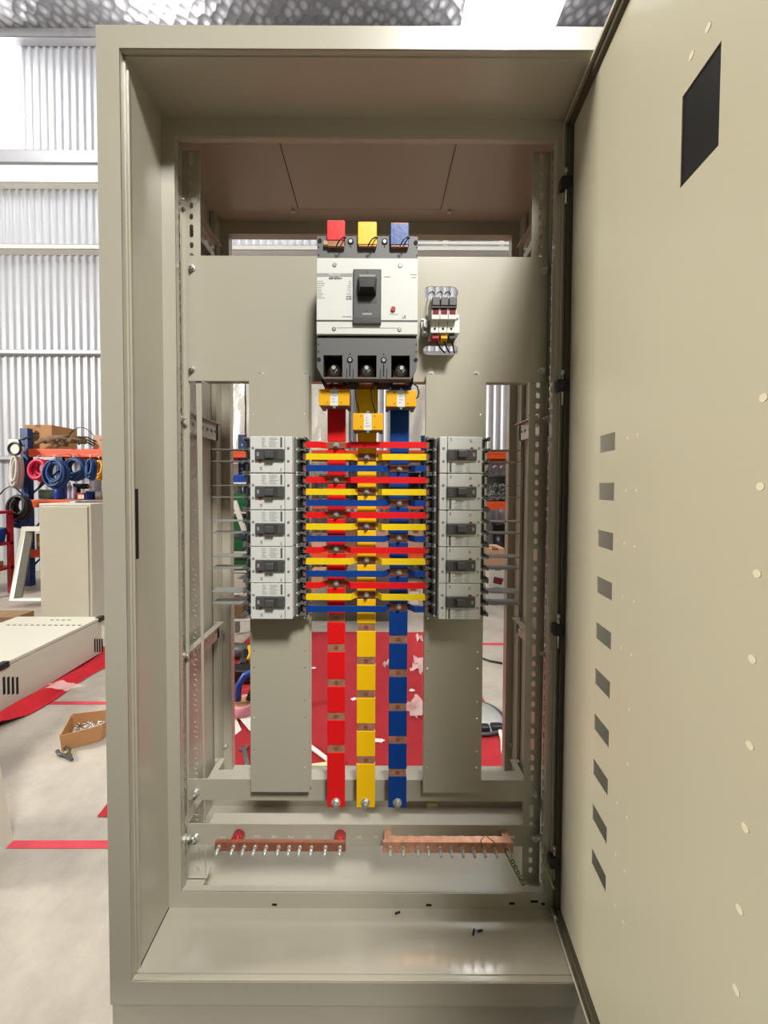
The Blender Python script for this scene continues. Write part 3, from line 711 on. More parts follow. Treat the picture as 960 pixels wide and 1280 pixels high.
# ================================================================== CURRENT TRANSFORMERS
for nm, px0, px1, py0, py1 in (('red', 398.5, 437, 486.5, 507), ('yellow', 441, 479, 516.5, 537.5), ('blue', 482.5, 520.5, 487.5, 508)):
    yf_ = .085; x0, x1, z1, z0 = PX(px0, 500, yf_), PX(px1, 500, yf_), PZ(459, py0, yf_), PZ(459, py1, yf_)
    t = thing('current_transformer', 'yellow block current transformer clamped round the %s busbar' % nm, 'current transformer', ((x0+x1)/2, vy, z0), 'current transformers')
    xc = (x0+x1)/2
    b = MB(); b.box(x0+.0005, x1-.0005, yf_+.002, vy-.008, z0+.0004, z1-.0004, 0, .001); b.box(x0+.0005, x0+.008, vy-.009, vy+.012, z0+.0004, z1-.0004); b.box(x1-.008, x1-.0005, vy-.009, vy+.012, z0+.0004, z1-.0004)
    b.build('housing', 'ctside', t)
    for q0, q1 in ((x0, xc-.0085), (xc+.0085, x1)):
        b = MB(); b.box(q0, q1, yf_, yf_+.006, z0, z1, 0, .001)
        for dz in (.006, z1-z0-.006): b.cyl(((q0+q1)/2+(.006 if q0 == x0 else -.006), yf_-.0001, z0+dz), ((q0+q1)/2+(.006 if q0 == x0 else -.006), yf_-.0006, z0+dz), .0011, 8, 1)
        b.build('face_cover', ['ct', 'dark'], t)
    b = MB(); b.box(xc-.0085, xc+.0085, yf_+.0015, yf_+.006, z0, z1)
    for k in range(4): b.box(xc-.005, xc+random.uniform(-.001, .005), yf_+.0012, yf_+.002, z0+.008+k*.006, z0+.009+k*.006, 1)
    b.build('rating_label', ['label', 'print'], t)
    for zz in (z0-.0002, z1+.0002): screw(t, xc, yf_+.0035, zz+(.002 if zz > z0 else -.002), .003)
    # secondary leads
    if nm == 'yellow':
        for sgn, xx in ((-1, 446), (1, 466)):
            w = [P(xx+sgn*4, 479, .09), P(xx, 480, .086), P(xx-2*1, 488, .085), P(xx-1, 500, .086), P(xx+2, 511, .09), P(xx+3, 517, .095)]
            b = MB(); b.tube(w, .0014); b.build('lead_wire', 'wire', t)
    else:
        sx = 521.5 if nm == 'blue' else 416
        w = [P(sx-14, 479, .1), P(sx-5, 479.5, .092), P(sx, 483, .094), P(sx+2, 490, .098), P(sx+1, 496, .1), P(sx-2, 499, .104)] if nm == 'blue' else [P(sx-6, 484, .1), P(sx, 478, .092), P(sx+10, 476, .092), P(sx+22, 477, .094), P(sx+36, 477.5, .096)]
        b = MB(); b.tube(w, .0016); b.build('lead_wire', 'wire', t)
# cable tie of the leads under the breaker
tag(MB().tube([P(436, 478, .088), P(450, 476.5, .086), P(462, 477, .086), P(473, 477.5, .088)], .0022).build('cable_bundle', 'wire'), 'short black bundle of wires tied below the main breaker', 'wire')

# ================================================================== CONTROL FUSE HOLDER
fy = .095
def fX(px): return PX(px, 400, fy)
def fZ(py): return PZ(552, py, fy)
fh = thing('fuse_holder', 'small three-pole white fuse holder beside the main breaker on the grey plate', 'fuse holder', (fX(555), pm, fZ(413)))
for k in range(3):
    x0, x1 = fX(539.5+k*10.5), fX(549.6+k*10.5)
    b = MB(); b.box(x0, x1, fy+.012, pm-.012, fZ(413), fZ(367), 0, .0008); b.box(x0, x1, fy, fy+.013, fZ(399), fZ(385), 0, .0008); 
    b.cyl(((x0+x1)/2, fy+.0118, fZ(408)), ((x0+x1)/2, fy+.0112, fZ(408)), .0025, 10, 1); b.cyl(((x0+x1)/2, fy+.0118, fZ(371)), ((x0+x1)/2, fy+.0112, fZ(371)), .0025, 10, 1)
    mdl = b.build('fuse_module', ['label', 'dark'], fh)
    b = MB(); b.box(x0+.0003, x1-.0003, fy-.006, fy+.012, fZ(383.5), fZ(372.5), 0, .0015); b.box(x0+.0003, x1-.0003, fy-.004, fy, fZ(385.5), fZ(382), 0); b.build('fuse_carrier', 'dgrey', mdl)
    b = MB(); b.box(x0+.002, x1-.002, fy-.0006, fy, fZ(393), fZ(385.5)); b.build('indicator_window', 'amber', mdl)
    b = MB(); b.tube([P(543+k*10, 413, fy+.03), P(543.5+k*10, 420, fy+.028), P(546+k*9.5, 428, fy+.035), P(551+k*8, 436, fy+.055), P(556+k*6, 441, pm-.003)], .0016); b.build('wire', 'wire', fh)
    b = MB(); b.tube([P(543+k*10, 368, fy+.02), P(541+k*10, 364.5, fy+.03), P(537+k*10, 366, fy+.05), P(536+k*10, 368, pm-.003)], .0013); b.build('wire', 'wire', fh)
    b = MB(); b.box(PX(540+k*10.5, 416, .12), PX(548+k*10.5, 416, .12), .112, .14, fZ(419), fZ(412.8)); b.build('terminal_block', ('redbtn', 'ct', 'tgrey')[k], fh)
b = MB(); x0, x1 = fX(531), fX(578); b.box(x0, x1, pm-.008, pm-.0005, fZ(402), fZ(382)); b.box(x0, x1, pm-.011, pm-.008, fZ(384), fZ(382)); b.box(x0, x1, pm-.011, pm-.008, fZ(402), fZ(400)); b.build('din_rail', 'zinc', fh)
b = MB(); b.box(fX(572.2), fX(578.5), fy+.03, pm-.011, fZ(409), fZ(391), 0, .001); b.cyl((fX(575), fy+.0298, fZ(388)), (fX(575), fy+.026, fZ(388)), .004, 12); b.box(fX(573), fX(577.5), fy+.032, pm-.011, fZ(391), fZ(386)); b.build('end_stop', 'label', fh)
b = MB(); b.box(fX(532), fX(538.8), fy+.036, pm-.011, fZ(408), fZ(390), 0, .001); b.cyl((fX(535), fy+.0358, fZ(399)), (fX(535), fy+.030, fZ(399)), .0045, 12); b.build('end_stop', 'zinc', fh)

# ================================================================== NEUTRAL AND EARTH BARS
ny = .135
def term_bar(name, label, cat, px0, px1, py0, py1, screws, y, m, insul=None):
    x0, x1 = PX(px0, py0, y), PX(px1, py0, y); z1, z0 = PZ(460, py0, y), PZ(460, py1, y)
    t = thing(name, label, cat, ((x0+x1)/2, y, z0))
    b = MB(); b.box(x0, x1, y, y+.008, z0, z1, 0, .0008)
    if insul is None:
        b.box(x0+.004, x1-.004, y+.0005, y+.016, z1-.003, z1+.0004); b.box(x0+.004, x0+.02, y+.004, RC-.0005, z0+.002, z1-.001); b.box(x1-.02, x1-.004, y+.004, RC-.0005, z0+.002, z1-.001)
    b.build('bar', m, t)
    for k, px in enumerate(screws):
        x = PX(px, (py0+py1)/2, y); zc = (z0+z1)/2+.001; big_ = k in (0,)
        b = MB(); b.cyl((x, y, zc), (x, y-.004, zc), .0048, 12); b.cyl((x, y-.004, zc), (x, y-.019, zc-.003), .0032, 10); b.cyl((x, y-.009, zc-.0008), (x, y-.013, zc-.0015), .0046, 6, smooth=False)
        b.build('screw', 'zinc', t)
    for px in (insul or []):
        x = PX(px, 1047, y+.02); zc = PZ(460, 1049, y+.02); b = MB()
        b.cyl((x, y+.0082, zc), (x, y+.013, zc), .011, 20, r2=.0142); b.cyl((x, y+.013, zc), (x, RC-.003, zc), .0142, 20); b.cyl((x, RC-.003, zc), (x, RC-.0004, zc), .0142, 20, r2=.012)
        b.build('insulator', 'insul', t)
    return t
term_bar('neutral_bar', 'dull copper neutral bar with red insulators on the lower slotted rail, left', 'busbar', 268.5, 432, 1053.5, 1065, (274, 292, 305.5, 319, 333, 348.5, 362, 375, 389.5, 407, 425), ny, 'copper_dull', (297, 425))
term_bar('earth_bar', 'shiny copper earth bar fixed to the lower slotted rail, right', 'busbar', 478.5, 642, 1053, 1066, (487.5, 503.5, 521.5, 534.5, 549.5, 563, 577, 591, 604, 618, 634), ny, 'copper')
# curly bare wire hanging from the earth bar
pts = []; a0, a1 = P(633, 1063, ny-.012), P(657, 1110, .15)
for k in range(121):
    t = k/120; c = a0.lerp(a1, t); ang = t*2*PI*7; pts.append(c+Vector((.005*math.cos(ang), .005*math.sin(ang), .002*math.sin(ang*1.0))))
tag(MB().tube(pts, .0014, 6).build('earthing_wire', 'earthwire'), 'curly bare earthing wire hanging from the right end of the earth bar', 'wire')
pts = [P(603, 1060, ny-.004), P(601, 1050, ny-.01), P(607, 1044, ny-.005), P(617, 1052, ny-.008), P(622, 1061, ny-.003)]
tag(MB().tube(pts, .001, 6).build('wire_offcut', 'earthwire'), 'thin loop of wire lying over the earth bar screws', 'wire')
# yellow tag on the cabinet floor
b = MB(); p = P(540, 1013, .45); b.box(p.x-.018, p.x+.018, .44, .46, FZ+.0002, FZ+.012, 0, .001); tag(b.build('yellow_offcut', 'ypaper'), 'small yellow offcut lying on the cabinet floor behind the rails', 'offcut')
# black cable scraps on the frame and recess floor
for px, py, dx in ((343, 1131, .008), (536, 1131.5, .009), (640, 1129.5, .009), (668, 1127, .012), (679, 1130, .006)):
    p = P(px, py, .1255); b = MB(); b.prism(slot(p.x, p.z, dx*1.5, .005), XZ(.1252), .0007); b.build('fixing_hole', 'dark', cab)
for px, py, where, ang in ((497, 1141, 'at the back edge of the recess floor', .3), (592, 1165, 'on the recess floor, the left and steeper of two', 1.1), (600, 1163.5, 'on the recess floor, the right and flatter of two', .2)):
    z = RZB+.0024; q = PF(px, py, z); b = MB(); b.cyl((q.x-.006*math.cos(ang), q.y-.006*math.sin(ang), z), (q.x+.006*math.cos(ang), q.y+.006*math.sin(ang), z), .002, 8)
    tag(b.build('cable_scrap', 'black'), 'small black insulation scrap %s' % where, 'scrap', 'black insulation scraps in the cabinet')
# E1
b = MB(); b.box(-1.5, 1.6, -3.0, -.12, .0005, .008, 0, .002); tag(b.build('absorber_mat', 'black'), 'unseen dark mat added in front of the open cabinet to absorb bounced light', 'mat')  # out of view, added to keep light from bouncing up off the floor
# ================================================================== BEHIND: RACKS
FD, BD = 3.50, 4.02          # front and back of the racks (Y)
def RXp(px, Y=FD): return PX(px, 600, Y)
z_beam = (PZ(60, 566, FD), PZ(60, 629.5, FD), PZ(40, 692, FD))
def upright(t, x, z1=1.80):
    for yy in (FD+.03, BD-.03):
        b = MB(); w = .045
        hs = [slot(x, .1+k*.075, .014, .032) for k in range(int((z1-.15)/.075))]
        b.plate(rect(x-w, x+w, 0, z1), hs, .004, XZ(yy-.03)); b.box(x-w, x-w+.004, yy-.03, yy+.03, 0, z1); b.box(x+w-.004, x+w, yy-.03, yy+.03, 0, z1)
        b.build('upright', 'rackblue', t)
    b = MB()
    for k in range(3): b.cyl((x, FD+.06, .2+k*.42), (x, BD-.06, .5+k*.42), .012, 8)
    b.build('brace', 'rackblue', t)
def rack(x0, x1, label, first):
    t = thing('pallet_rack', label, 'rack', ((x0+x1)/2, (FD+BD)/2, 0), 'orange and blue racks along the back wall')
    if first: upright(t, x0)
    upright(t, x1)
    for z in z_beam:
        for yy in (FD-.002, BD-.04):
            b = MB(); b.box(x0+.047, x1-.047, yy, yy+.04, z-.045, z+.045, 0, .004); b.box(x0+.047, x1-.047, yy-.004, yy, z+.012, z+.018); b.build('beam', 'orange', t)
        b = MB(); b.box(x0+.05, x1-.05, FD+.045, BD-.045, z+.01, z+.043); b.build('shelf_board', 'rackboard', t)
    return t
rx0 = RXp(31); rxs = [rx0, rx0+2.3, rx0+4.6, rx0+6.9]
rack(rxs[0], rxs[1], 'blue and orange pallet rack at left holding hanging coils of cable', True)
rack(rxs[1], rxs[2], 'orange beamed pallet rack seen behind the busbars', False)
rack(rxs[2], rxs[3], 'orange beamed pallet rack seen right of the right breaker column', False)
ST = [z+.0465 for z in z_beam]     # shelf tops
def carton(px0, px1, z0, h, Y, dep, m, label, lines=0, side=None, cat='box', grp=None):
    x0, x1 = PX(px0, 600, Y), PX(px1, 600, Y)
    t = thing('carton', label, cat, ((x0+x1)/2, Y, z0), grp)
    b = MB(); b.box(x0, x1, Y, Y+dep, z0, z0+h, 0, .004)
    b.box((x0+x1)/2-.03, (x0+x1)/2+.03, Y-.0006, Y+dep*.5, z0+h*.9, z0+h+.0006, 1)
    b.build('body', [m, 'cartond'], t)
    if lines:
        b = MB()
        for k in range(lines): b.box(x0+(x1-x0)*.28, x0+(x1-x0)*(.55+.15*(k % 2)), Y-.0012, Y-.0004, z0+h*(.62-.18*k), z0+h*(.62-.18*k)+.012)
        b.build('printed_lines', 'printd', t)
    return t
carton(31.5, 66, ST[0]+.001, .28, FD+.075, .36, 'carton', 'brown cardboard carton on top of the left rack beside the blue upright', 3)
carton(116.5, 150, ST[0]+.001, .16, FD+.05, .3, 'carton2', 'pale cardboard carton at the cabinet edge on top of the left rack', 1)
# bundle of rags and cables on top
b = MB(); rnd = random.Random(5); base = P(92, 560, FD+.12)
for k in range(13):
    c = Vector((base.x+rnd.uniform(-.14, .14), FD-.03+rnd.uniform(-.03, .03), ST[0]+.055+rnd.uniform(0, .05)))
    d = Vector((rnd.uniform(.08, .2), rnd.uniform(-.05, .05), rnd.uniform(-.02, .03)))
    b.tube([c-d, c-d*.3+Vector((0, 0, .02)), c+d*.3+Vector((0,0,.015)), c+d], rnd.uniform(.012, .028), 8)
tag(b.build('rag_bundle', 'rag'), 'untidy brown bundle of rags lying on the top rack beam', 'rags')
pts = [Vector((PX(85+k*2.9, 600, FD+.3), FD+.3, ST[0]+.02+.27*math.sin(PI*min(1, .12+k/14*.88))**.7)) for k in range(15)]
tag(MB().tube(pts, .006, 6).build('wire_hoop', 'drum'), 'thin dark wire arching above the rags on the left rack', 'wire')
for k in range(3):
    pts = [P(98+i*3, 549+k*3.2-3*math.sin(i*.6), FD+.04+.01*k) for i in range(8)]
    tag(MB().tube(pts, .010, 6).build('cable', 'wire'), ('uppermost', 'middle', 'lowest')[k]+' of three black cables lying beside the rags on the left rack', 'cable')
# hanging coils
def coil(name, px, py, rx, ry, m, label, turns=9, thick=.010, Y=FD-.05, squash=1.0, grp='coils hanging from the left rack', hook=True):
    c = P(px, py, Y); k = (Y+CD)/F; rx_, ry_ = rx*k, ry*k; rnd = random.Random(int(px*7+py))
    t = thing(name, label, 'cable coil', (c.x, c.y, c.z), grp)
    b = MB(); pts = []; N = 22
    for j in range(turns*N):
        a = 2*PI*j/N; q = j/N; s_ = .80+.20*math.sin(q*2.4+.7)
        pts.append(Vector((c.x+(rx_-thick)*s_*math.sin(a), Y+.035*math.sin(q*1.7)+.01*math.cos(a), c.z+(ry_-thick)*s_*math.cos(a)-(1-s_)*ry_*-.5)))
    b.tube(pts, thick, 6); b.build('coil', m, t)
    if hook:
        b = MB(); zt = z_beam[0]-.04; b.tube([(c.x, FD-.007, zt+.03), (c.x-.01, (Y+FD)/2, zt+.012), (c.x-.01, Y-.02, zt-.005), (c.x, Y, c.z+ry_*.85)], .004, 6); b.build('hook', 'zinc', t)
coil('hose_coil', 50, 588, 12.5, 15, 'magenta', 'magenta hose coil hanging on the left rack', 5, .022)
coil('cable_coil', 70, 593, 14.5, 19, 'bluecable', 'dark blue cable coil hanging right of the magenta hose', 10, .013, FD-.175)
coil('cable_coil', 94, 587, 14, 15, 'bluecable', 'wide blue cable coil, rightmost of the two round blue ones on the left rack', 11, .013)
coil('cable_coil', 114.5, 587, 5.5, 14, 'bluecable', 'narrow blue cable coil between the round blue and the yellow one', 7, .014, FD-.21)
coil('cable_coil', 126, 588, 7, 13, 'yellowcable', 'yellow cable coil hanging beside the cabinet edge', 7, .016, FD-.055)
coil('cable_coil', 21, 591, 5.5, 22, 'whitecable', 'long white cable hank hanging left of the blue upright', 9, .014, FD-.065, hook=False)
coil('cable_coil', 25, 635, 14, 17, 'wire', 'black cable coil hung low on the blue rack upright', 7, .02, FD-.17, hook=False)
coil('cable_coil', 26, 650, 11, 11, 'bluecable', 'dark blue cable coil hanging below the black coil', 7, .018, FD-.065, hook=False)
# work lamp on the upright
c = P(18.5, 561, FD-.12); t = thing('work_lamp', 'round white work lamp clamped left of the blue rack upright', 'lamp', c)
b = MB(); b.cyl((c.x, c.y, c.z), (c.x, c.y+.05, c.z), .062, 24); b.build('lamp_head', 'lamp', t)
b = MB(); b.tube([(c.x+.066*math.cos(a*.3), c.y-.002, c.z+.066*math.sin(a*.3)) for a in range(21)], .012, 8, closed=True); b.build('rim', 'black', t)
b = MB(); b.tube([c+Vector((.05, .03, .03)), c+Vector((.02, .03, .10)), c+Vector((.10, .05, .13)), c+Vector((.12, .08, .11))], .012, 8); b.build('arm', 'black', t)
c = P(18, 558, FD+.2); b = MB(); b.box(c.x-.075, c.x+.075, c.y, c.y+.02, c.z-.07, c.z+.085, 0, .003); b.box(c.x-.07, c.x+.07, c.y-.002, c.y, c.z-.065, c.z+.08)
b.box(c.x-.02, c.x+.02, c.y+.02, WY-.02, c.z-.02, c.z+.02); tag(b.build('notice_board', 'paper'), 'small white board fixed on the wall behind the work lamp', 'board')
pts = [P(0, 618, FD-.2), P(5, 612, FD-.2), P(12, 608, FD-.2), P(20, 610, FD-.18), P(28, 618, FD-.16)]
tag(MB().tube(pts, .007, 6).build('grey_cable', 'drum'), 'dark cable arching over the black coil at the left edge', 'cable')
# broad navy strap leaning across the shelf
b = MB(); A, B_ = P(48, 611, FD+.08), P(66, 578, FD+.08); d = Vector((.026, 0, .02))
b.hexa([A-d, A+d, A+d+Vector((0,.012,0)), A-d+Vector((0,.012,0)), B_-d, B_+d, B_+d+Vector((0,.012,0)), B_-d+Vector((0,.012,0))]); tag(b.build('strap', 'drum'), 'dark strap running diagonally behind the magenta hose coil', 'strap')
# things on the middle shelf
z1 = ST[1]+.001
def lathe(name, px, prof, m, label, cat, Y=FD+.12, z=None, grp=None, cap=None):
    x = PX(px, 600, Y); z = z1 if z is None else z
    t = thing(name, label, cat, (x, Y, z), grp)
    MB().lathe(prof, (x, Y, z), 18).build('body', m, t)
    if cap: MB().lathe([(cap[0], prof[-1][1]), (cap[0], prof[-1][1]+cap[1]), (cap[0]*.6, prof[-1][1]+cap[1]+.004)], (x, Y, z), 14).build('cap', cap[2], t)
lathe('tape_roll', 61, [(.085, 0), (.095, .01), (.095, .10), (.085, .11)], 'green', 'pale green roll lying on the middle shelf of the left rack', 'roll', FD+.2)
lathe('jar', 74, [(.050, 0), (.055, .01), (.055, .13), (.045, .145)], 'bin', 'dark blue jar on the shelf below the blue coils', 'jar')
lathe('spray_can', 87, [(.022, 0), (.024, .005), (.024, .14), (.014, .16)], 'lilac', 'lilac spray can on the shelf, left one of the pair', 'can', grp='spray cans on the left rack', cap=(.012, .03, 'label'))
lathe('spray_can', 92.5, [(.022, 0), (.024, .005), (.024, .13), (.014, .15)], 'lilac', 'lilac spray can on the shelf, right one of the pair', 'can', grp='spray cans on the left rack', cap=(.012, .03, 'black'))
carton(95.5, 105, z1, .075, FD+.08, .12, 'redsteel', 'small red and white packet beside the lilac spray cans', 0)
b = MB(); x0, x1 = PX(96.5, 600, FD+.07), PX(104.2, 600, FD+.07); b.box(x0, x1, FD+.076, FD+.0795, z1+.006, z1+.052); o = b.build('front_label', 'label', [q for q in bpy.data.objects if q.name.startswith('carton') and 'red and white' in q.get('label', '')][0])
lathe('tin', 112.8, [(.045, 0), (.047, .004), (.047, .085), (.044, .09)], 'bin', 'blue tin beside the red and white packet', 'tin', cap=(.044, .012, 'label'))
lathe('paper_roll', 124, [(.02, 0), (.04, .0), (.04, .09), (.02, .09)], 'paper', 'small white roll on the shelf at the cabinet edge', 'roll')
# hand drill on the shelf
x = PX(101, 600, FD+.25); t = thing('hand_drill', 'black and grey hand drill behind the red and white packet', 'drill', (x, FD+.25, z1))
MB().cyl((x-.07, FD+.25, z1+.15), (x+.08, FD+.25, z1+.15), .032, 14).build('motor_body', 'tgrey', t)
MB().cyl((x+.08, FD+.25, z1+.15), (x+.12, FD+.25, z1+.15), .018, 12, r2=.010).build('chuck', 'zinc', t)
MB().box(x-.05, x-.01, FD+.235, FD+.265, z1+.03, z1+.13, 0, .006).build('grip', 'black', t)
MB().box(x-.065, x+.02, FD+.22, FD+.28, z1, z1+.03, 0, .004).build('battery', 'redsteel', t)
# lower shelf, seen through the leaning frame
b = carton(43.5, 54, ST[2]+.001, .17, FD+.06, .3, 'ct', 'orange carton on the lowest shelf seen through the leaning frame', 0)
b = MB(); b.box(PX(45.5, 600, FD+.06), PX(49, 600, FD+.06), FD+.056, FD+.0595, ST[2]+.03, ST[2]+.08); b.build('white_label', 'label', [q for q in bpy.data.objects if 'orange carton' in q.get('label', '')][0])
# red trolley at the far left
ty = 3.02; tx1 = PX(17.5, 680, ty+.24)
t = thing('red_trolley', 'red steel shelf trolley at the left edge', 'trolley', (tx1-.35, ty+.2, 0))
for xx in (tx1-.04, tx1-.74):
    for yy in (ty, ty+.2): MB().box(xx, xx+.04, yy, yy+.04, 0, PZ(8, 641, ty)-.0305).build('post', 'redsteel', t)
for py in (640, 681, 713): 
    z = PZ(8, py, ty); MB().box(tx1-.74, tx1, ty-.002, ty+.242, z-.03, z, 0, .003).build('shelf', 'redsteel', t)
zt = PZ(8, 681, ty)+.001; xx = PX(0, 680, ty)
t = thing('parts_bin', 'blue open parts bin on the red trolley', 'bin', (tx1-.2, ty+.2, zt))
b = MB(); b.hexa([(tx1-.40, ty+.02, zt), (tx1-.06, ty+.02, zt), (tx1-.06, ty+.20, zt), (tx1-.40, ty+.20, zt), (tx1-.42, ty, zt+.1), (tx1-.045, ty, zt+.1), (tx1-.045, ty+.22, zt+.15), (tx1-.42, ty+.22, zt+.15)]); b.build('shell', 'bin', t)
MB().box(tx1-.40, tx1-.06, ty-.004, ty+.002, zt+.055, zt+.075).build('label_rail', 'bluecable', t)
zt = PZ(8, 713, ty)+.001
b = MB(); b.box(tx1-.4, tx1-.06, ty+.05, ty+.19, zt, zt+.06, 0, .01); tag(b.build('wooden_block', 'carton'), 'pale wooden block on the lower shelf of the red trolley', 'block')
# sack and planks on the floor
b = MB(); c = PF(4, 758, .0); c.y = 2.72; c.x = PX(0, 745, 2.72)
b.lathe([(.12, 0), (.2, .03), (.2, .12), (.13, .2), (.04, .23)], (c.x-.5, c.y-.2, 0), 14); tag(b.build('sack', 'rag'), 'reddish brown sack on the floor at the left edge', 'sack')
for k, (y, l) in enumerate(((1.90, 'front'), (2.08, 'middle'), (2.26, 'back'))):
    b = MB(); b.box(-3.9, -2.83, y-.08, y+.08, .001+.03*k*.0, .06+.03*k, 0, .004); tag(b.build('plank', 'wood'), '%s dusty plank lying behind the low cabinet' % l, 'plank', 'planks on the floor')
# leaning beige door frame
A = [P(27, 658.5, 3.1), P(60, 658.5, 3.1), P(60, 751, 2.75), P(11, 751, 2.75)]
I = [P(32, 664, 3.09), P(60, 664, 3.09), P(60, 748.5, 2.76), P(17, 748.5, 2.76)]
t = thing('cabinet_shell', 'empty beige cabinet frame leaning against the rack behind the standing cabinet', 'frame', tuple(P(30, 750, 2.75)))
b = MB(); dd = Vector((0, .05, 0))
for i in (0, 2, 3):
    j = (i+1) % 4; b.hexa([A[i], A[j], I[j], I[i], A[i]+dd, A[j]+dd, I[j]+dd, I[i]+dd])
b.build('frame', 'paint_bg', t)
b = MB(); n_ = Vector((.045, .03, 0)); b.hexa([I[3], I[0], I[0]+n_, I[3]+n_, I[3]+dd*.3, I[0]+dd*.3, I[0]+n_+dd*.3, I[3]+n_+dd*.3]); b.build('inner_return', 'ctside', t)
# standing beige cabinet
Yc = 2.3; x0, x1 = PX(49.5, 690, Yc), PX(115, 690, Yc); zt = PZ(80, 629.5, Yc)
t = thing('standing_cabinet', 'closed beige metal cabinet standing behind the low cabinet at left', 'cabinet', ((x0+x1)/2, Yc+.2, 0))
b = MB(); b.box(x0, x1, Yc, Yc+.42, 0, zt, 0, .006); b.build('body', 'paint_bg', t)
b = MB(); b.box(x0+.028, x1-.028, Yc-.006, Yc+.001, .03, zt-.025, 0, .002); b.build('front_panel', 'paint_bg', t)
pts = []; rnd = random.Random(11)
for k in range(14):
    c = Vector((x0+.12+rnd.uniform(0, .3), Yc+.1+rnd.uniform(0, .2), zt+.012)); pts.append(c)
tag(MB().tube(pts, .008, 6).build('cable_offcuts', 'steel'), 'tangle of thin grey cable lying on top of the standing cabinet', 'cable')
# low cabinet lying on the red cloth
lx1, ly1, lh = -2.06, 1.99, .262
lx1 = (PF(3, 829, lh).x+PF(124, 773, lh).x)/2; lx0 = PF(30, 769, lh).x-.02; ly1 = PF(126, 771, lh).y; ly0 = .35
t = thing('lying_cabinet', 'low white-grey metal cabinet lying on its back on red cloth at left', 'cabinet', ((lx0+lx1)/2, (ly0+ly1)/2, .018))
b = MB(); b.box(lx0, lx1, ly0, ly1, .018, lh-.022, 0, .003); b.build('body', 'paint_bg', t)
b = MB(); b.box(lx0-.002, lx1+.002, ly0-.002, ly1+.002, lh-.02, lh, 0, .004)
for k in range(13):
    y = ly1-.16; b.box(lx0+.08+k*.038, lx0+.10+k*.038, y, y+.012, lh-.0005, lh+.0006, 1)
for k in range(4): b.box(lx0+.28+k*.038, lx0+.30+k*.038, ly1-.07, ly1-.058, lh-.0005, lh+.0006, 1)
b.build('lid', ['paint_bg', 'dark'], t)
for py0, py1, x_s in ((846, 868, (5, 10.5, 16, 21.5)), (799.5, 814, (118.5, 121.5, 124.5, 127.5))):
    b = MB()
    for px in x_s:
        # side face X = lx1: find the depth of that pixel column
        x, y, z = ray(px, (py0+py1)/2); k_ = lx1/x; yy = y*k_-CD; zc = CH+z*k_
        b.box(lx1-.001, lx1+.0012, yy-.006, yy+.006, zc-.045, zc+.045)
    b.build('vent_slots', 'dark', t)
for px, py in ((5, 824), (127, 776)):
    x, y, z = ray(px, py); k_ = lx1/x; yy = y*k_-CD
    MB().box(lx1-.025, lx1+.010, yy-.03, yy+.02, lh-.028, lh+.004, 0, .004).build('hinge', 'black', t)
def sheet(outline_fn, nx, ny, x0, x1, y0, y1, amp, sc, seed=0, keep=None, z=.004):
    b = MB(); g = {}
    for i in range(nx+1):
        for k in range(ny+1):
            x = x0+(x1-x0)*i/nx; y = y0+(y1-y0)*k/ny
            x, y = outline_fn(x, y) if outline_fn else (x, y)
            if keep and not keep(x, y): continue
            h = noise.noise((x*sc+seed, y*sc, seed*.7))
            g[i, k] = b.bm.verts.new((x, y, z+amp*max(0, h+.25)))
    for i in range(nx):
        for k in range(ny):
            q = [(i, k), (i+1, k), (i+1, k+1), (i, k+1)]
            if all(c in g for c in q): f = b.bm.faces.new([g[c] for c in q]); f.smooth = True
    return b
E_ = lambda x, y: (x+.03*math.sin(y*5)+.02*math.sin(y*11+1), y)
ce = PF(64, 872).x
cb = sheet(E_, 90, 110, lx0-.3, ce+.03, .1, ly1+.12, .006, 7, 2)
for v in cb.bm.verts:
    x, y = v.co.x, v.co.y; e = (x-lx1-.012)/(ce+.03-lx1-.012)
    if 0 < e: v.co.z += .075*math.sin(PI*min(1, e*1.05))**.8*(.55+.45*noise.noise((x*9, y*3.5, 2)))+.028*max(0, noise.noise((x*24+y*6, y*9, 5)))*math.sin(PI*min(1, e))
tag(cb.build('drop_cloth', 'cloth'), 'red cloth spread under the low cabinet at left', 'cloth')
def scrap(px, py, w, d, h, m, label, name='plastic_scrap', cat='scrap', seed=0, grp=None, z=.004):
    q = PF(px, py, z); n = 9
    b = sheet(None, n, n, q.x-w/2, q.x+w/2, q.y-d/2, q.y+d/2, h, 3.2/max(w, .05), seed, lambda x, y: ((x-q.x)/(w/2))**2+((y-q.y)/(d/2))**2 < 1.15+.35*math.sin(7*math.atan2(y-q.y, x-q.x)+seed), z)
    r = bmesh.ops.solidify(b.bm, geom=b.bm.faces[:], thickness=.0015)
    tag(b.build(name, m), label, cat, grp)
scrap(80, 858, .2, .09, .03, 'film', 'clear plastic film scrap lying on red cloth beside the low cabinet', seed=1, z=.07)
# floor tapes
def tape(px0, py0, px1, py1, w, label, ext=0):
    a, c = PF(px0, py0), PF(px1, py1); d = (c-a).normalized(); a = a-d*0; c = c+d*ext; n_ = Vector((-d.y, d.x, 0))*w/2
    b = MB(); b.hexa([a-n_+Vector((0,0,.0008)), c-n_+Vector((0,0,.0008)), c+n_+Vector((0,0,.0008)), a+n_+Vector((0,0,.0008)), a-n_+Vector((0,0,.002)), c-n_+Vector((0,0,.002)), c+n_+Vector((0,0,.002)), a+n_+Vector((0,0,.002))])
    tag(b.build('floor_tape', 'tape'), label, 'tape', 'red marking tapes on the floor')
tape(12, 1056, 132, 1056, .026, 'nearest red tape line across the floor left of the cabinet', .25)
tape(62, 879, 130, 879, .026, 'red tape line on the floor behind the cardboard tray', .3)
tape(595, 805, 650, 805.5, .035, 'red tape line far back on the floor right of the breaker columns', .3)
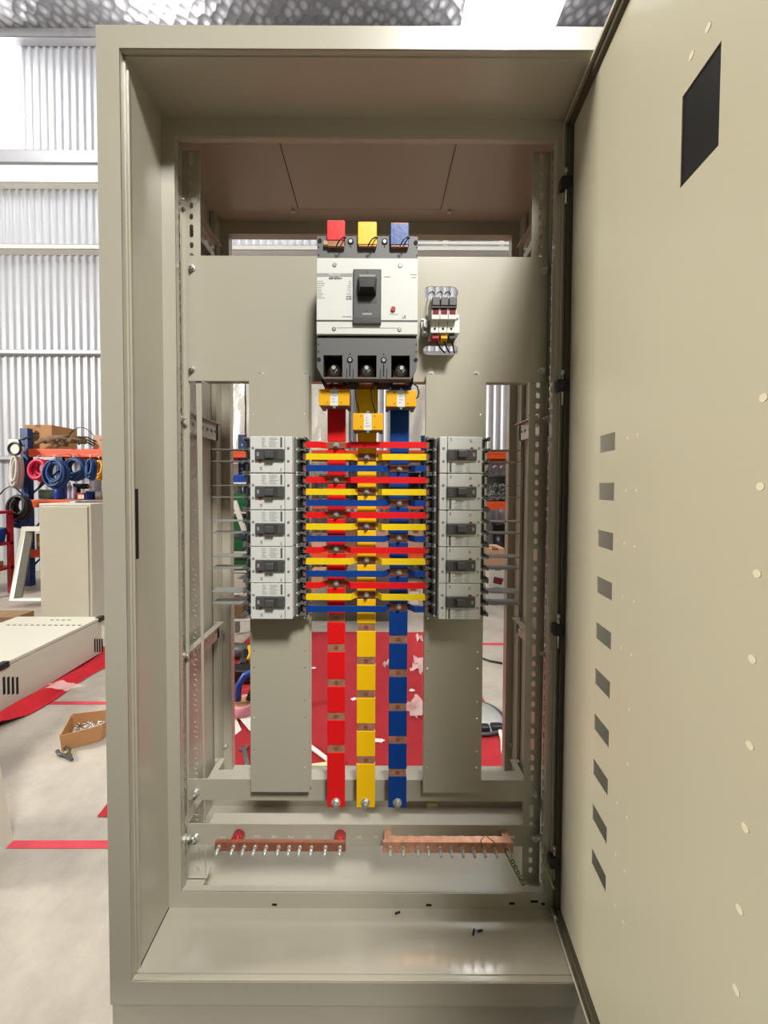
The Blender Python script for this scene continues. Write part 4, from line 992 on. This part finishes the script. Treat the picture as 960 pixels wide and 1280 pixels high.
# cardboard tray with screws
A = [PF(77, 940), PF(126.5, 926), PF(150, 905), PF(91, 912)]
t = thing('cardboard_tray', 'open cardboard tray of screws on the floor left of the cabinet', 'tray', tuple((A[0]+A[2])/2))
b = MB(); hgt = .075; ins = (A[0]+A[1]+A[2]+A[3])/4
lift = Vector((0,0,.002)); up = Vector((0,0,hgt))
b.hexa([p+lift for p in A]+[p+lift+Vector((0,0,.003)) for p in A])
for i in range(4):
    p, q = A[i], A[(i+1) % 4]; n_ = (ins-(p+q)/2); n_.z = 0; n_ = n_.normalized()*.004
    out = -n_*1.5
    b.hexa([p+lift, q+lift, q+lift+n_, p+lift+n_, p+up+out, q+up+out, q+up+n_+out, p+up+n_+out])
b.build('tray', 'carton', t)
rnd = random.Random(8); b = MB()
for k in range(260):
    u, v = rnd.random(), rnd.random(); p = A[0].lerp(A[1], u).lerp(A[3].lerp(A[2], u), v); p = ins+(p-ins)*.82; a = rnd.random()*PI
    z = .016+rnd.random()*.02; d = Vector((math.cos(a), math.sin(a), rnd.uniform(-.3, .3)))*.009
    p = Vector((p.x, p.y, z)); b.cyl(p-d, p+d, .0028, 5)
o = b.build('loose_screws', 'zinc'); tag(o, 'heap of small zinc screws lying in the cardboard tray', 'screws', kind='stuff')
# pliers and yellow scrap
q = PF(84, 947); t = thing('cutting_pliers', 'dark pliers lying on the floor in front of the cardboard tray', 'pliers', tuple(q))
d = (PF(91, 955)-PF(75, 940)).normalized(); n_ = Vector((-d.y, d.x, 0)); Lh = .05
for sg in (-1, 1):
    b = MB(); b.tube([q+n_*sg*.004+Vector((0,0,.012)), q-d*.03+n_*sg*.016+Vector((0,0,.012)), q-d*.065+n_*sg*.013+Vector((0,0,.012))], .0075, 8); b.build('grip', 'drum', t)
b = MB(); b.hexa([q-n_*.012+Vector((0,0,.006)), q+d*.05-n_*.004+Vector((0,0,.006)), q+d*.05+n_*.004+Vector((0,0,.006)), q+n_*.012+Vector((0,0,.006)), q-n_*.012+Vector((0,0,.018)), q+d*.05-n_*.004+Vector((0,0,.014)), q+d*.05+n_*.004+Vector((0,0,.014)), q+n_*.012+Vector((0,0,.018))]); b.build('jaws', 'tgrey', t)
scrap(84.5, 941, .05, .03, .004, 'yellow2', 'bright yellow scrap lying behind the pliers', 'yellow_scrap', seed=3)
# corner panel at far left
pn = [PF(-30, 1090), PF(16, 1046)]
t = thing('leaning_panel', 'beige metal panel leaning up from the floor cut off by the left edge', 'panel', tuple(pn[1]))
a, c = PF(-60, 1120), PF(16, 1046); tp = P(0, 955, c.y+.0)
b = MB(); dv = (a-c); up_ = Vector((tp.x-c.x, 0, tp.z)); th = Vector((-.45, .0, 0))
up_ = up_*2.2; b.hexa([c, a, a+th, c+th, c+up_, a+up_, a+th+up_, c+th+up_]); b.build('edge_panel', 'paint_bg', t)

# ================================================================== FLOOR BEHIND THE CABINET
ca = [PF(280, 790), PF(602, 791)]
cx0, cx1, cyf = ca[0].x-.05, PF(600, 850).x, (ca[0].y+ca[1].y)/2
near = PF(128, 1010)
tag(sheet(lambda x, y: (x+.012*math.sin(y*6), y), 50, 60, near.x+.012, 1.12, .56, cyf, .006, 5, 4, lambda x, y: not (x > PF(598, 850).x and y > PF(615, 905).y), .003).build('drop_cloth', 'carpet'), 'large red cloth on the floor behind the open cabinet', 'cloth')
def spanner():
    a, c = PF(305, 937, .012), PF(311, 965, .012)
    d = (c-a).normalized(); n_ = Vector((-d.y, d.x, 0)); t = thing('open_end_spanner', 'steel open-ended spanner lying on red cloth behind the left plate', 'spanner', tuple((a+c)/2))
    MB().hexa([a-n_*.009-Vector((0,0,.004)), c-n_*.009-Vector((0,0,.004)), c+n_*.009-Vector((0,0,.004)), a+n_*.009-Vector((0,0,.004)), a-n_*.009+Vector((0,0,.002)), c-n_*.009+Vector((0,0,.002)), c+n_*.009+Vector((0,0,.002)), a+n_*.009+Vector((0,0,.002))]).build('shank', 'steel', t)
    for p, s_ in ((a, -1), (c, 1)):
        e = p+d*s_*.012; poly = []
        for k in range(14):
            an = .55+k/13*(2*PI-1.1); poly.append((.020*math.cos(an), .020*math.sin(an)))
        poly += [(-.002, -.007), (-.002, .007)]
        fn = lambda u, v, w: e+d*s_*u+n_*v+Vector((0, 0, w-.005))
        MB().prism(poly, fn, .008).build('jaw', 'steel', t)
spanner()
def flat_paper(pts, m, label, name='paper_sheet', cat='paper', z=.009):
    q = [PF(*p) for p in pts]; b = MB(); A = [b.bm.verts.new((p.x, p.y, z+.004*math.sin(i*2))) for i, p in enumerate(q)]; B_ = [b.bm.verts.new((p.x, p.y, z+.0012+.004*math.sin(i*2))) for i, p in enumerate(q)]; n = len(q)
    b.bm.faces.new(A[::-1]); b.bm.faces.new(B_)
    for i in range(n): b.bm.faces.new((A[i], A[(i+1) % n], B_[(i+1) % n], B_[i]))
    return tag(b.build(name, m), label, cat)
flat_paper([(284, 892), (294, 899), (302, 914), (290, 924), (278, 915)], 'paper', 'white paper sheet on red cloth, leftmost of two behind the left plate')
flat_paper([(292, 893), (330, 894), (332, 922), (312, 917)], 'paper', 'white paper sheet on red cloth, overlapping its left neighbour', z=.015)
flat_paper([(380, 959), (430, 953), (432, 978), (380, 978)], 'ypaper', 'pale yellow paper sheet on red cloth between left plate and red busbar')
# white rod
a, c = PF(384, 930, .02), PF(420, 957, .02); MBo = MB().cyl(a, c, .009, 10); tag(MBo.build('white_conduit', 'paper'), 'white plastic conduit lying on red cloth behind the red busbar', 'conduit')
# tape roll and blue tool on it
q = PF(304, 889, .011); t = thing('tape_roll', 'pink roll of tape lying on red cloth behind the left plate', 'tape roll', tuple(q))
b = MB(); b.lathe([(.045, 0), (.068, 0), (.068, .05), (.045, .05)], q, 24); b.build('roll', 'pink', t); MB().lathe([(.040, .003), (.0448, .003), (.0448, .052), (.040, .052)], q, 24).build('core', 'carton', t)
t = thing('blue_clamp', 'blue and black hand clamp standing in the pink tape roll', 'clamp', tuple(q+Vector((0,0,.06))))
b = MB(); z = Vector((0,0,.066)); b.tube([q+z+Vector((-.02,-.02,0)), q+z+Vector((-.02,-.01,.07)), q+z+Vector((.01,0,.12)), q+z+Vector((.05,.01,.135)), q+z+Vector((.09,.01,.10))], .017, 10); b.build('handle', 'bin', t)
b = MB(); b.tube([q+z+Vector((.03,-.01,0)), q+z+Vector((.05,0,.05)), q+z+Vector((.09,.01,.08))], .014, 10); b.build('lever', 'black', t)
# black cordless tool at the cloth edge
q = PF(302, 826, .018); t = thing('cordless_drill', 'black cordless drill lying on red cloth behind the left plate', 'drill', tuple(q))
MB().cyl(q+Vector((-.13,.06,.05)), q+Vector((.14,.02,.05)), .045, 14).build('motor_body', 'tgrey', t)
MB().tube([q+Vector((.02,.03,.05)), q+Vector((.05,-.08,.045)), q+Vector((.06,-.17,.04))], .030, 10).build('grip', 'black', t)
MB().box(q.x-.03, q.x+.15, q.y-.27, q.y-.17, .013, .085, 0, .008).build('battery', 'black', t)
MB().tube([q+Vector((.05,.0,.095)), q+Vector((.08,-.06,.08)), q+Vector((.085,-.12,.06))], .012, 8).build('yellow_trim', 'ct', t)
# plastic scraps
for px, py, w, d, lab, sd in ((527, 833, .16, .22, 'large crumpled clear plastic bag on red cloth right of the blue busbar', 1), (525, 800, .07, .12, 'clear plastic scrap near the far edge of the red cloth', 5), (522, 888, .16, .16, 'small torn white plastic bag on red cloth right of the blue busbar', 9), (483, 832, .06, .08, 'plastic shred left of the blue busbar on red cloth', 4)):
    scrap(px, py, w, d, .05, 'film', lab, 'plastic_bag', 'plastic', sd)
for px, py, lab in ((474, 926, 'white diamond-shaped paper chip on red cloth between yellow and blue busbars'), (392, 835, 'tiny white chip on red cloth beside the left plate'), (515, 863, 'small white chip on red cloth above the torn bag'), (442, 874, 'thin white thread scrap between red and yellow busbars')):
    scrap(px, py, .05 if px == 474 else .035, .03, .006, 'paper', lab, 'paper_chip', 'paper', 2, z=.008)
# disc-shaped plastic cover standing on its rim edge with black clip
q = PF(596, 893, .03); t = thing('round_lid', 'round grey plastic lid with dark rim lying behind the right plate', 'lid', tuple(q))
b = MB(); R_ = PX(629, 890, q.y)-q.x
b.lathe([(R_*.1, .030), (R_*.85, .034), (R_*.97, .02), (R_*.97, .012), (R_*.1, .02)], (q.x, q.y, .0), 40); b.build('lid_face', 'tray', t)
b = MB(); b.tube([(q.x+R_*math.cos(k*PI/24), q.y+R_*math.sin(k*PI/24), .02) for k in range(48)], .008, 8, closed=True); b.build('rim', 'drum', t)
for px, py in ((604, 910), (621, 909)):
    c = PF(px, py, .03); b = MB(); b.box(c.x-.03, c.x+.03, c.y-.02, c.y+.02, .012, .045, 0, .01); b.build('clip', 'black', t)
pts = [PF(622, 908, .03), PF(626, 916, .02), PF(629, 926, .016), PF(629.5, 940, .014)]
tag(MB().tube(pts, .012, 8).build('power_cable', 'whitecable'), 'white cord running from the grey lid behind the right rear post', 'cord')
pts = [PF(600, 822, .008), PF(612, 826, .008), PF(628, 829, .008)]
tag(MB().tube(pts, .007, 6).build('flex_cable', 'wire'), 'thin black cord on bare floor right of the right plate', 'cord')
# far boxes and equipment between the busbars, standing on and under the racks
def stack(spec):
    for (px0, px1, z, h, Y, dep, m, lab) in spec: carton(px0, px1, z, h, Y, dep, m, lab, 0, grp='cartons behind the busbars')
s0, s1, s2 = ST[0]+.001, ST[1]+.001, ST[2]+.001
stack([
 (386, 404, .001, .28, 3.0, .3, 'carton', 'brown carton on the floor just right of the left plate'),
 (432, 446, s2, .30, FD+.08, .3, 'cartond', 'dark brown carton behind the gap between red and yellow busbars'),
 (509, 531, s2, .22, FD+.06, .3, 'carton2', 'wide pale carton on the lowest shelf right of the blue busbar'),
 (470, 486, s2, .24, FD+.06, .3, 'carton2', 'pale carton on the lowest shelf between yellow and blue busbars'),
 (386, 408, s2, .16, FD+.06, .3, 'carton2', 'pale carton on the lowest shelf left of the red busbar'),
 (509, 526, .001, .20, 2.75, .25, 'carton2', 'small labelled pink carton on the floor right of the blue busbar'),
 (608, 632, .36, .20, 2.9, .25, 'carton2', 'pink carton on top of white ones right of the right breaker column'),
])
b = MB(); p = P(517, 772, 2.75); b.box(p.x-.045, p.x+.045, 2.744, 2.7495, .05, .17); b.build('white_label', 'label', [q for q in bpy.data.objects if 'small labelled pink carton' in q.get('label', '')][0])
def drum(px, z, r, h, m, lab, Y=FD+.26):
    x = PX(px, 600, Y); t = thing('cable_drum', lab, 'drum', (x, Y, z), 'drums on the racks')
    MB().lathe([(r, 0), (r, .02), (r*.86, .022), (r*.86, h-.022), (r, h-.02), (r, h)], (x, Y, z), 24).build('drum_body', m, t)
drum(412, s1, .125, .3, 'drum', 'dark grey drum on the middle shelf behind the red busbar')
drum(440, s1, .12, .26, 'black', 'black drum on the middle shelf between red and yellow busbars')
drum(476, s1, .12, .28, 'drum', 'dark drum on the middle shelf between yellow and blue busbars')
drum(511, s1, .14, .33, 'black', 'black drum on the middle shelf right of the blue busbar')
drum(620, s1, .15, .30, 'drum', 'dark grey drum on the middle shelf right of the right breaker column')
drum(628, s2+.0, .12, .30, 'black', 'black drum on the lowest shelf right of the right breaker column')
drum(307, s1, .068, .33, 'black', 'black drum on the middle shelf left of the left breaker column')
# chain heap on the middle right shelf
b = MB(); rnd = random.Random(4); Y = FD+.1
for k in range(90):
    c = Vector((PX(622, 600, Y)+rnd.uniform(-.15, .15), Y-.06+rnd.uniform(-.04, .05), s1+.03+rnd.random()*.16)); a = Vector((rnd.uniform(-1, 1), rnd.uniform(-1, 1), rnd.uniform(-1, 1))).normalized(); u = a.orthogonal().normalized(); w = a.cross(u)
    b.tube([c+(u*math.cos(i*PI/4)+w*math.sin(i*PI/4)*.6)*.022 for i in range(8)], .004, 5, closed=True)
tag(b.build('chain_heap', 'mesh'), 'heap of steel chain on the rack right of the right breaker column', 'chain', kind='stuff')
# white cartons right of the right column
for px0, px1, z, h, Y, m, lab in ((612, 634, .001, .17, 2.9, 'paper', 'white carton at the bottom of the pile right of the right breaker column'), (614, 634, .172, .187, 2.9, 'paper', 'white carton in the middle of the pile right of the right breaker column')):
    t = carton(px0, px1, z, h, Y, .25, m, lab)
b = MB(); p = P(623, 704, 2.9); b.hexa([(p.x-.05, 2.894, .22), (p.x+.03, 2.894, .20), (p.x+.03, 2.8995, .20), (p.x-.05, 2.8995, .22), (p.x-.04, 2.894, .28), (p.x+.05, 2.894, .26), (p.x+.05, 2.8995, .26), (p.x-.04, 2.8995, .28)]); b.build('red_print', 'amber', t)
# low grey switch box and the loose things seen left of the left column
Yg = 2.45
b = MB(); x0, x1 = PX(432, 760, Yg), PX(508, 760, Yg); b.box(x0, x1, Yg, Yg+.35, .001, PZ(470, 715, Yg), 0, .006); b.box(x0+.03, x1-.03, Yg-.004, Yg, .04, PZ(470, 722, Yg), 0, .002); tag(b.build('grey_chest', 'ctside'), 'low grey chest standing behind the yellow busbar beyond the red cloth', 'chest')
b = MB(); x0, x1 = PX(388, 760, Yg), PX(430, 760, Yg); b.box(x0, x1, Yg, Yg+.35, .001, PZ(410, 748, Yg), 0, .006); b.box(x0+.03, x1-.03, Yg-.004, Yg, .03, PZ(410, 755, Yg), 0, .002); tag(b.build('grey_chest', 'ctside'), 'low grey chest standing behind the red busbar beyond the red cloth', 'chest')
# bench with green boards left of the left column
Yb = 1.9
t = thing('work_stand', 'open grey work stand with green boards left of the left breaker column', 'stand', (PX(300, 700, Yb), Yb, 0))
sx0, sx1 = PX(276, 700, Yb), PX(322, 700, Yb)
for xx in (sx0, sx1-.03): MB().box(xx, xx+.03, Yb+.25, Yb+.28, .014, 1.18).build('post', 'ctside', t)
lv = [PZ(300, y, Yb) for y in (775, 742, 714, 690, 664, 640, 603)]
for z in lv: MB().box(sx0, sx1, Yb, Yb+.28, z-.012, z, 0, .002).build('shelf', 'whitecable', t)
cols = ['rag', 'whitecable', 'greend', 'greend', 'greend', 'greend', 'bin']
hs_ = [.10, .09, .07, .075, .085, .12, .05]
nm_ = ['brown cable bundle box', 'white tray', 'green board', 'green board', 'green board', 'green board', 'blue box']
for i, z in enumerate(lv):
    xa_, xb_ = PX(289, 700, Yb), PX(303+3*(i % 3), 700, Yb); Yq = Yb+.02
    b = MB(); b.box(xa_-.08, xb_, Yq, Yq+.2, z+.0005, z+hs_[i], 0, .005)
    b.box(xa_-.06, xb_-.02, Yq+.02, Yq+.18, z+hs_[i]-.001, z+hs_[i]+.006, 0, .002)
    tag(b.build(('storage_box', 'tray', 'circuit_board', 'circuit_board', 'circuit_board', 'circuit_board', 'storage_box')[i], cols[i]), '%s on the grey work stand, level %s from the bottom' % (nm_[i], ('lowest', 'second', 'third', 'fourth', 'fifth', 'sixth', 'topmost')[i]), 'box' if i in (0, 1, 6) else 'board')
a, c = P(292, 626, Yb-.0205), P(305, 664, Yb-.0205); b = MB(); d = Vector((.016, 0, .004)); b.hexa([a-d, a+d, a+d+Vector((0,.02,0)), a-d+Vector((0,.02,0)), c-d, c+d, c+d+Vector((0,.02,0)), c-d+Vector((0,.02,0))]); tag(b.build('slotted_strip', 'whitecable'), 'white slotted strip leaning on the grey work stand', 'strip')

# ================================================================== LIGHTS
def area(name, loc, rot, sx, sy, power, col):
    l = bpy.data.lights.new(name, 'AREA'); l.shape = 'RECTANGLE'; l.size = sx; l.size_y = sy; l.energy = power; l.color = col
    o = bpy.data.objects.new(name, l); C.objects.link(o); o.location = loc; o.rotation_euler = rot; return o
def spot(name, loc, aim, power, col, deg, radius, blend=1.):
    l = bpy.data.lights.new(name, 'SPOT'); l.energy = power; l.color = col; l.spot_size = math.radians(deg); l.spot_blend = blend; l.shadow_soft_size = radius
    o = bpy.data.objects.new(name, l); C.objects.link(o); o.location = loc
    o.rotation_euler = (Vector(aim)-Vector(loc)).to_track_quat('-Z', 'Y').to_euler(); return o
spot('hall_lamp', (.93, -3.0, 4.9), (-.10, 0, 1.66), 1420, (1, .985, .95), 37.5, .46)
area('hall_lamp_left', (-7.2, -.36, 3.7), (0, math.radians(-70), 0), .9, .9, 570, (1, .955, .87))
area('wall_fill_rear', (-1.6, .9, 6.4), (math.radians(50), 0, 0), 3.5, .5, 35, (.97, .98, 1))  # added fill to brighten the back wall, no lamp seen there
w = bpy.data.worlds.new('hall_daylight'); bpy.context.scene.world = w; w.use_nodes = True
bg = w.node_tree.nodes['Background']; bg.inputs['Color'].default_value = (1, .97, .92, 1); bg.inputs['Strength'].default_value = .03
# ================================================================== CAMERA
cam = bpy.data.cameras.new('camera'); co = bpy.data.objects.new('camera', cam); C.objects.link(co)
cam.sensor_fit = 'AUTO'; cam.sensor_width = 36; cam.lens = F*36/1280
cam.shift_x = (480-CX)/1280; cam.shift_y = -(640-CY)/1280
cam.clip_start = .01
co.location = (0, -CD, CH)
co.rotation_mode = 'XYZ'
co.matrix_world = Matrix.Translation((0, -CD, CH)) @ Matrix.Rotation(PI/2-PITCH, 4, 'X') @ Matrix.Rotation(ROLL, 4, 'Z')
bpy.context.scene.camera = co
sc = bpy.context.scene
sc.view_settings.view_transform = 'Standard'; sc.view_settings.look = 'None'; sc.view_settings.gamma = 1; sc.view_settings.use_curve_mapping = False
sc.view_settings.exposure = 0
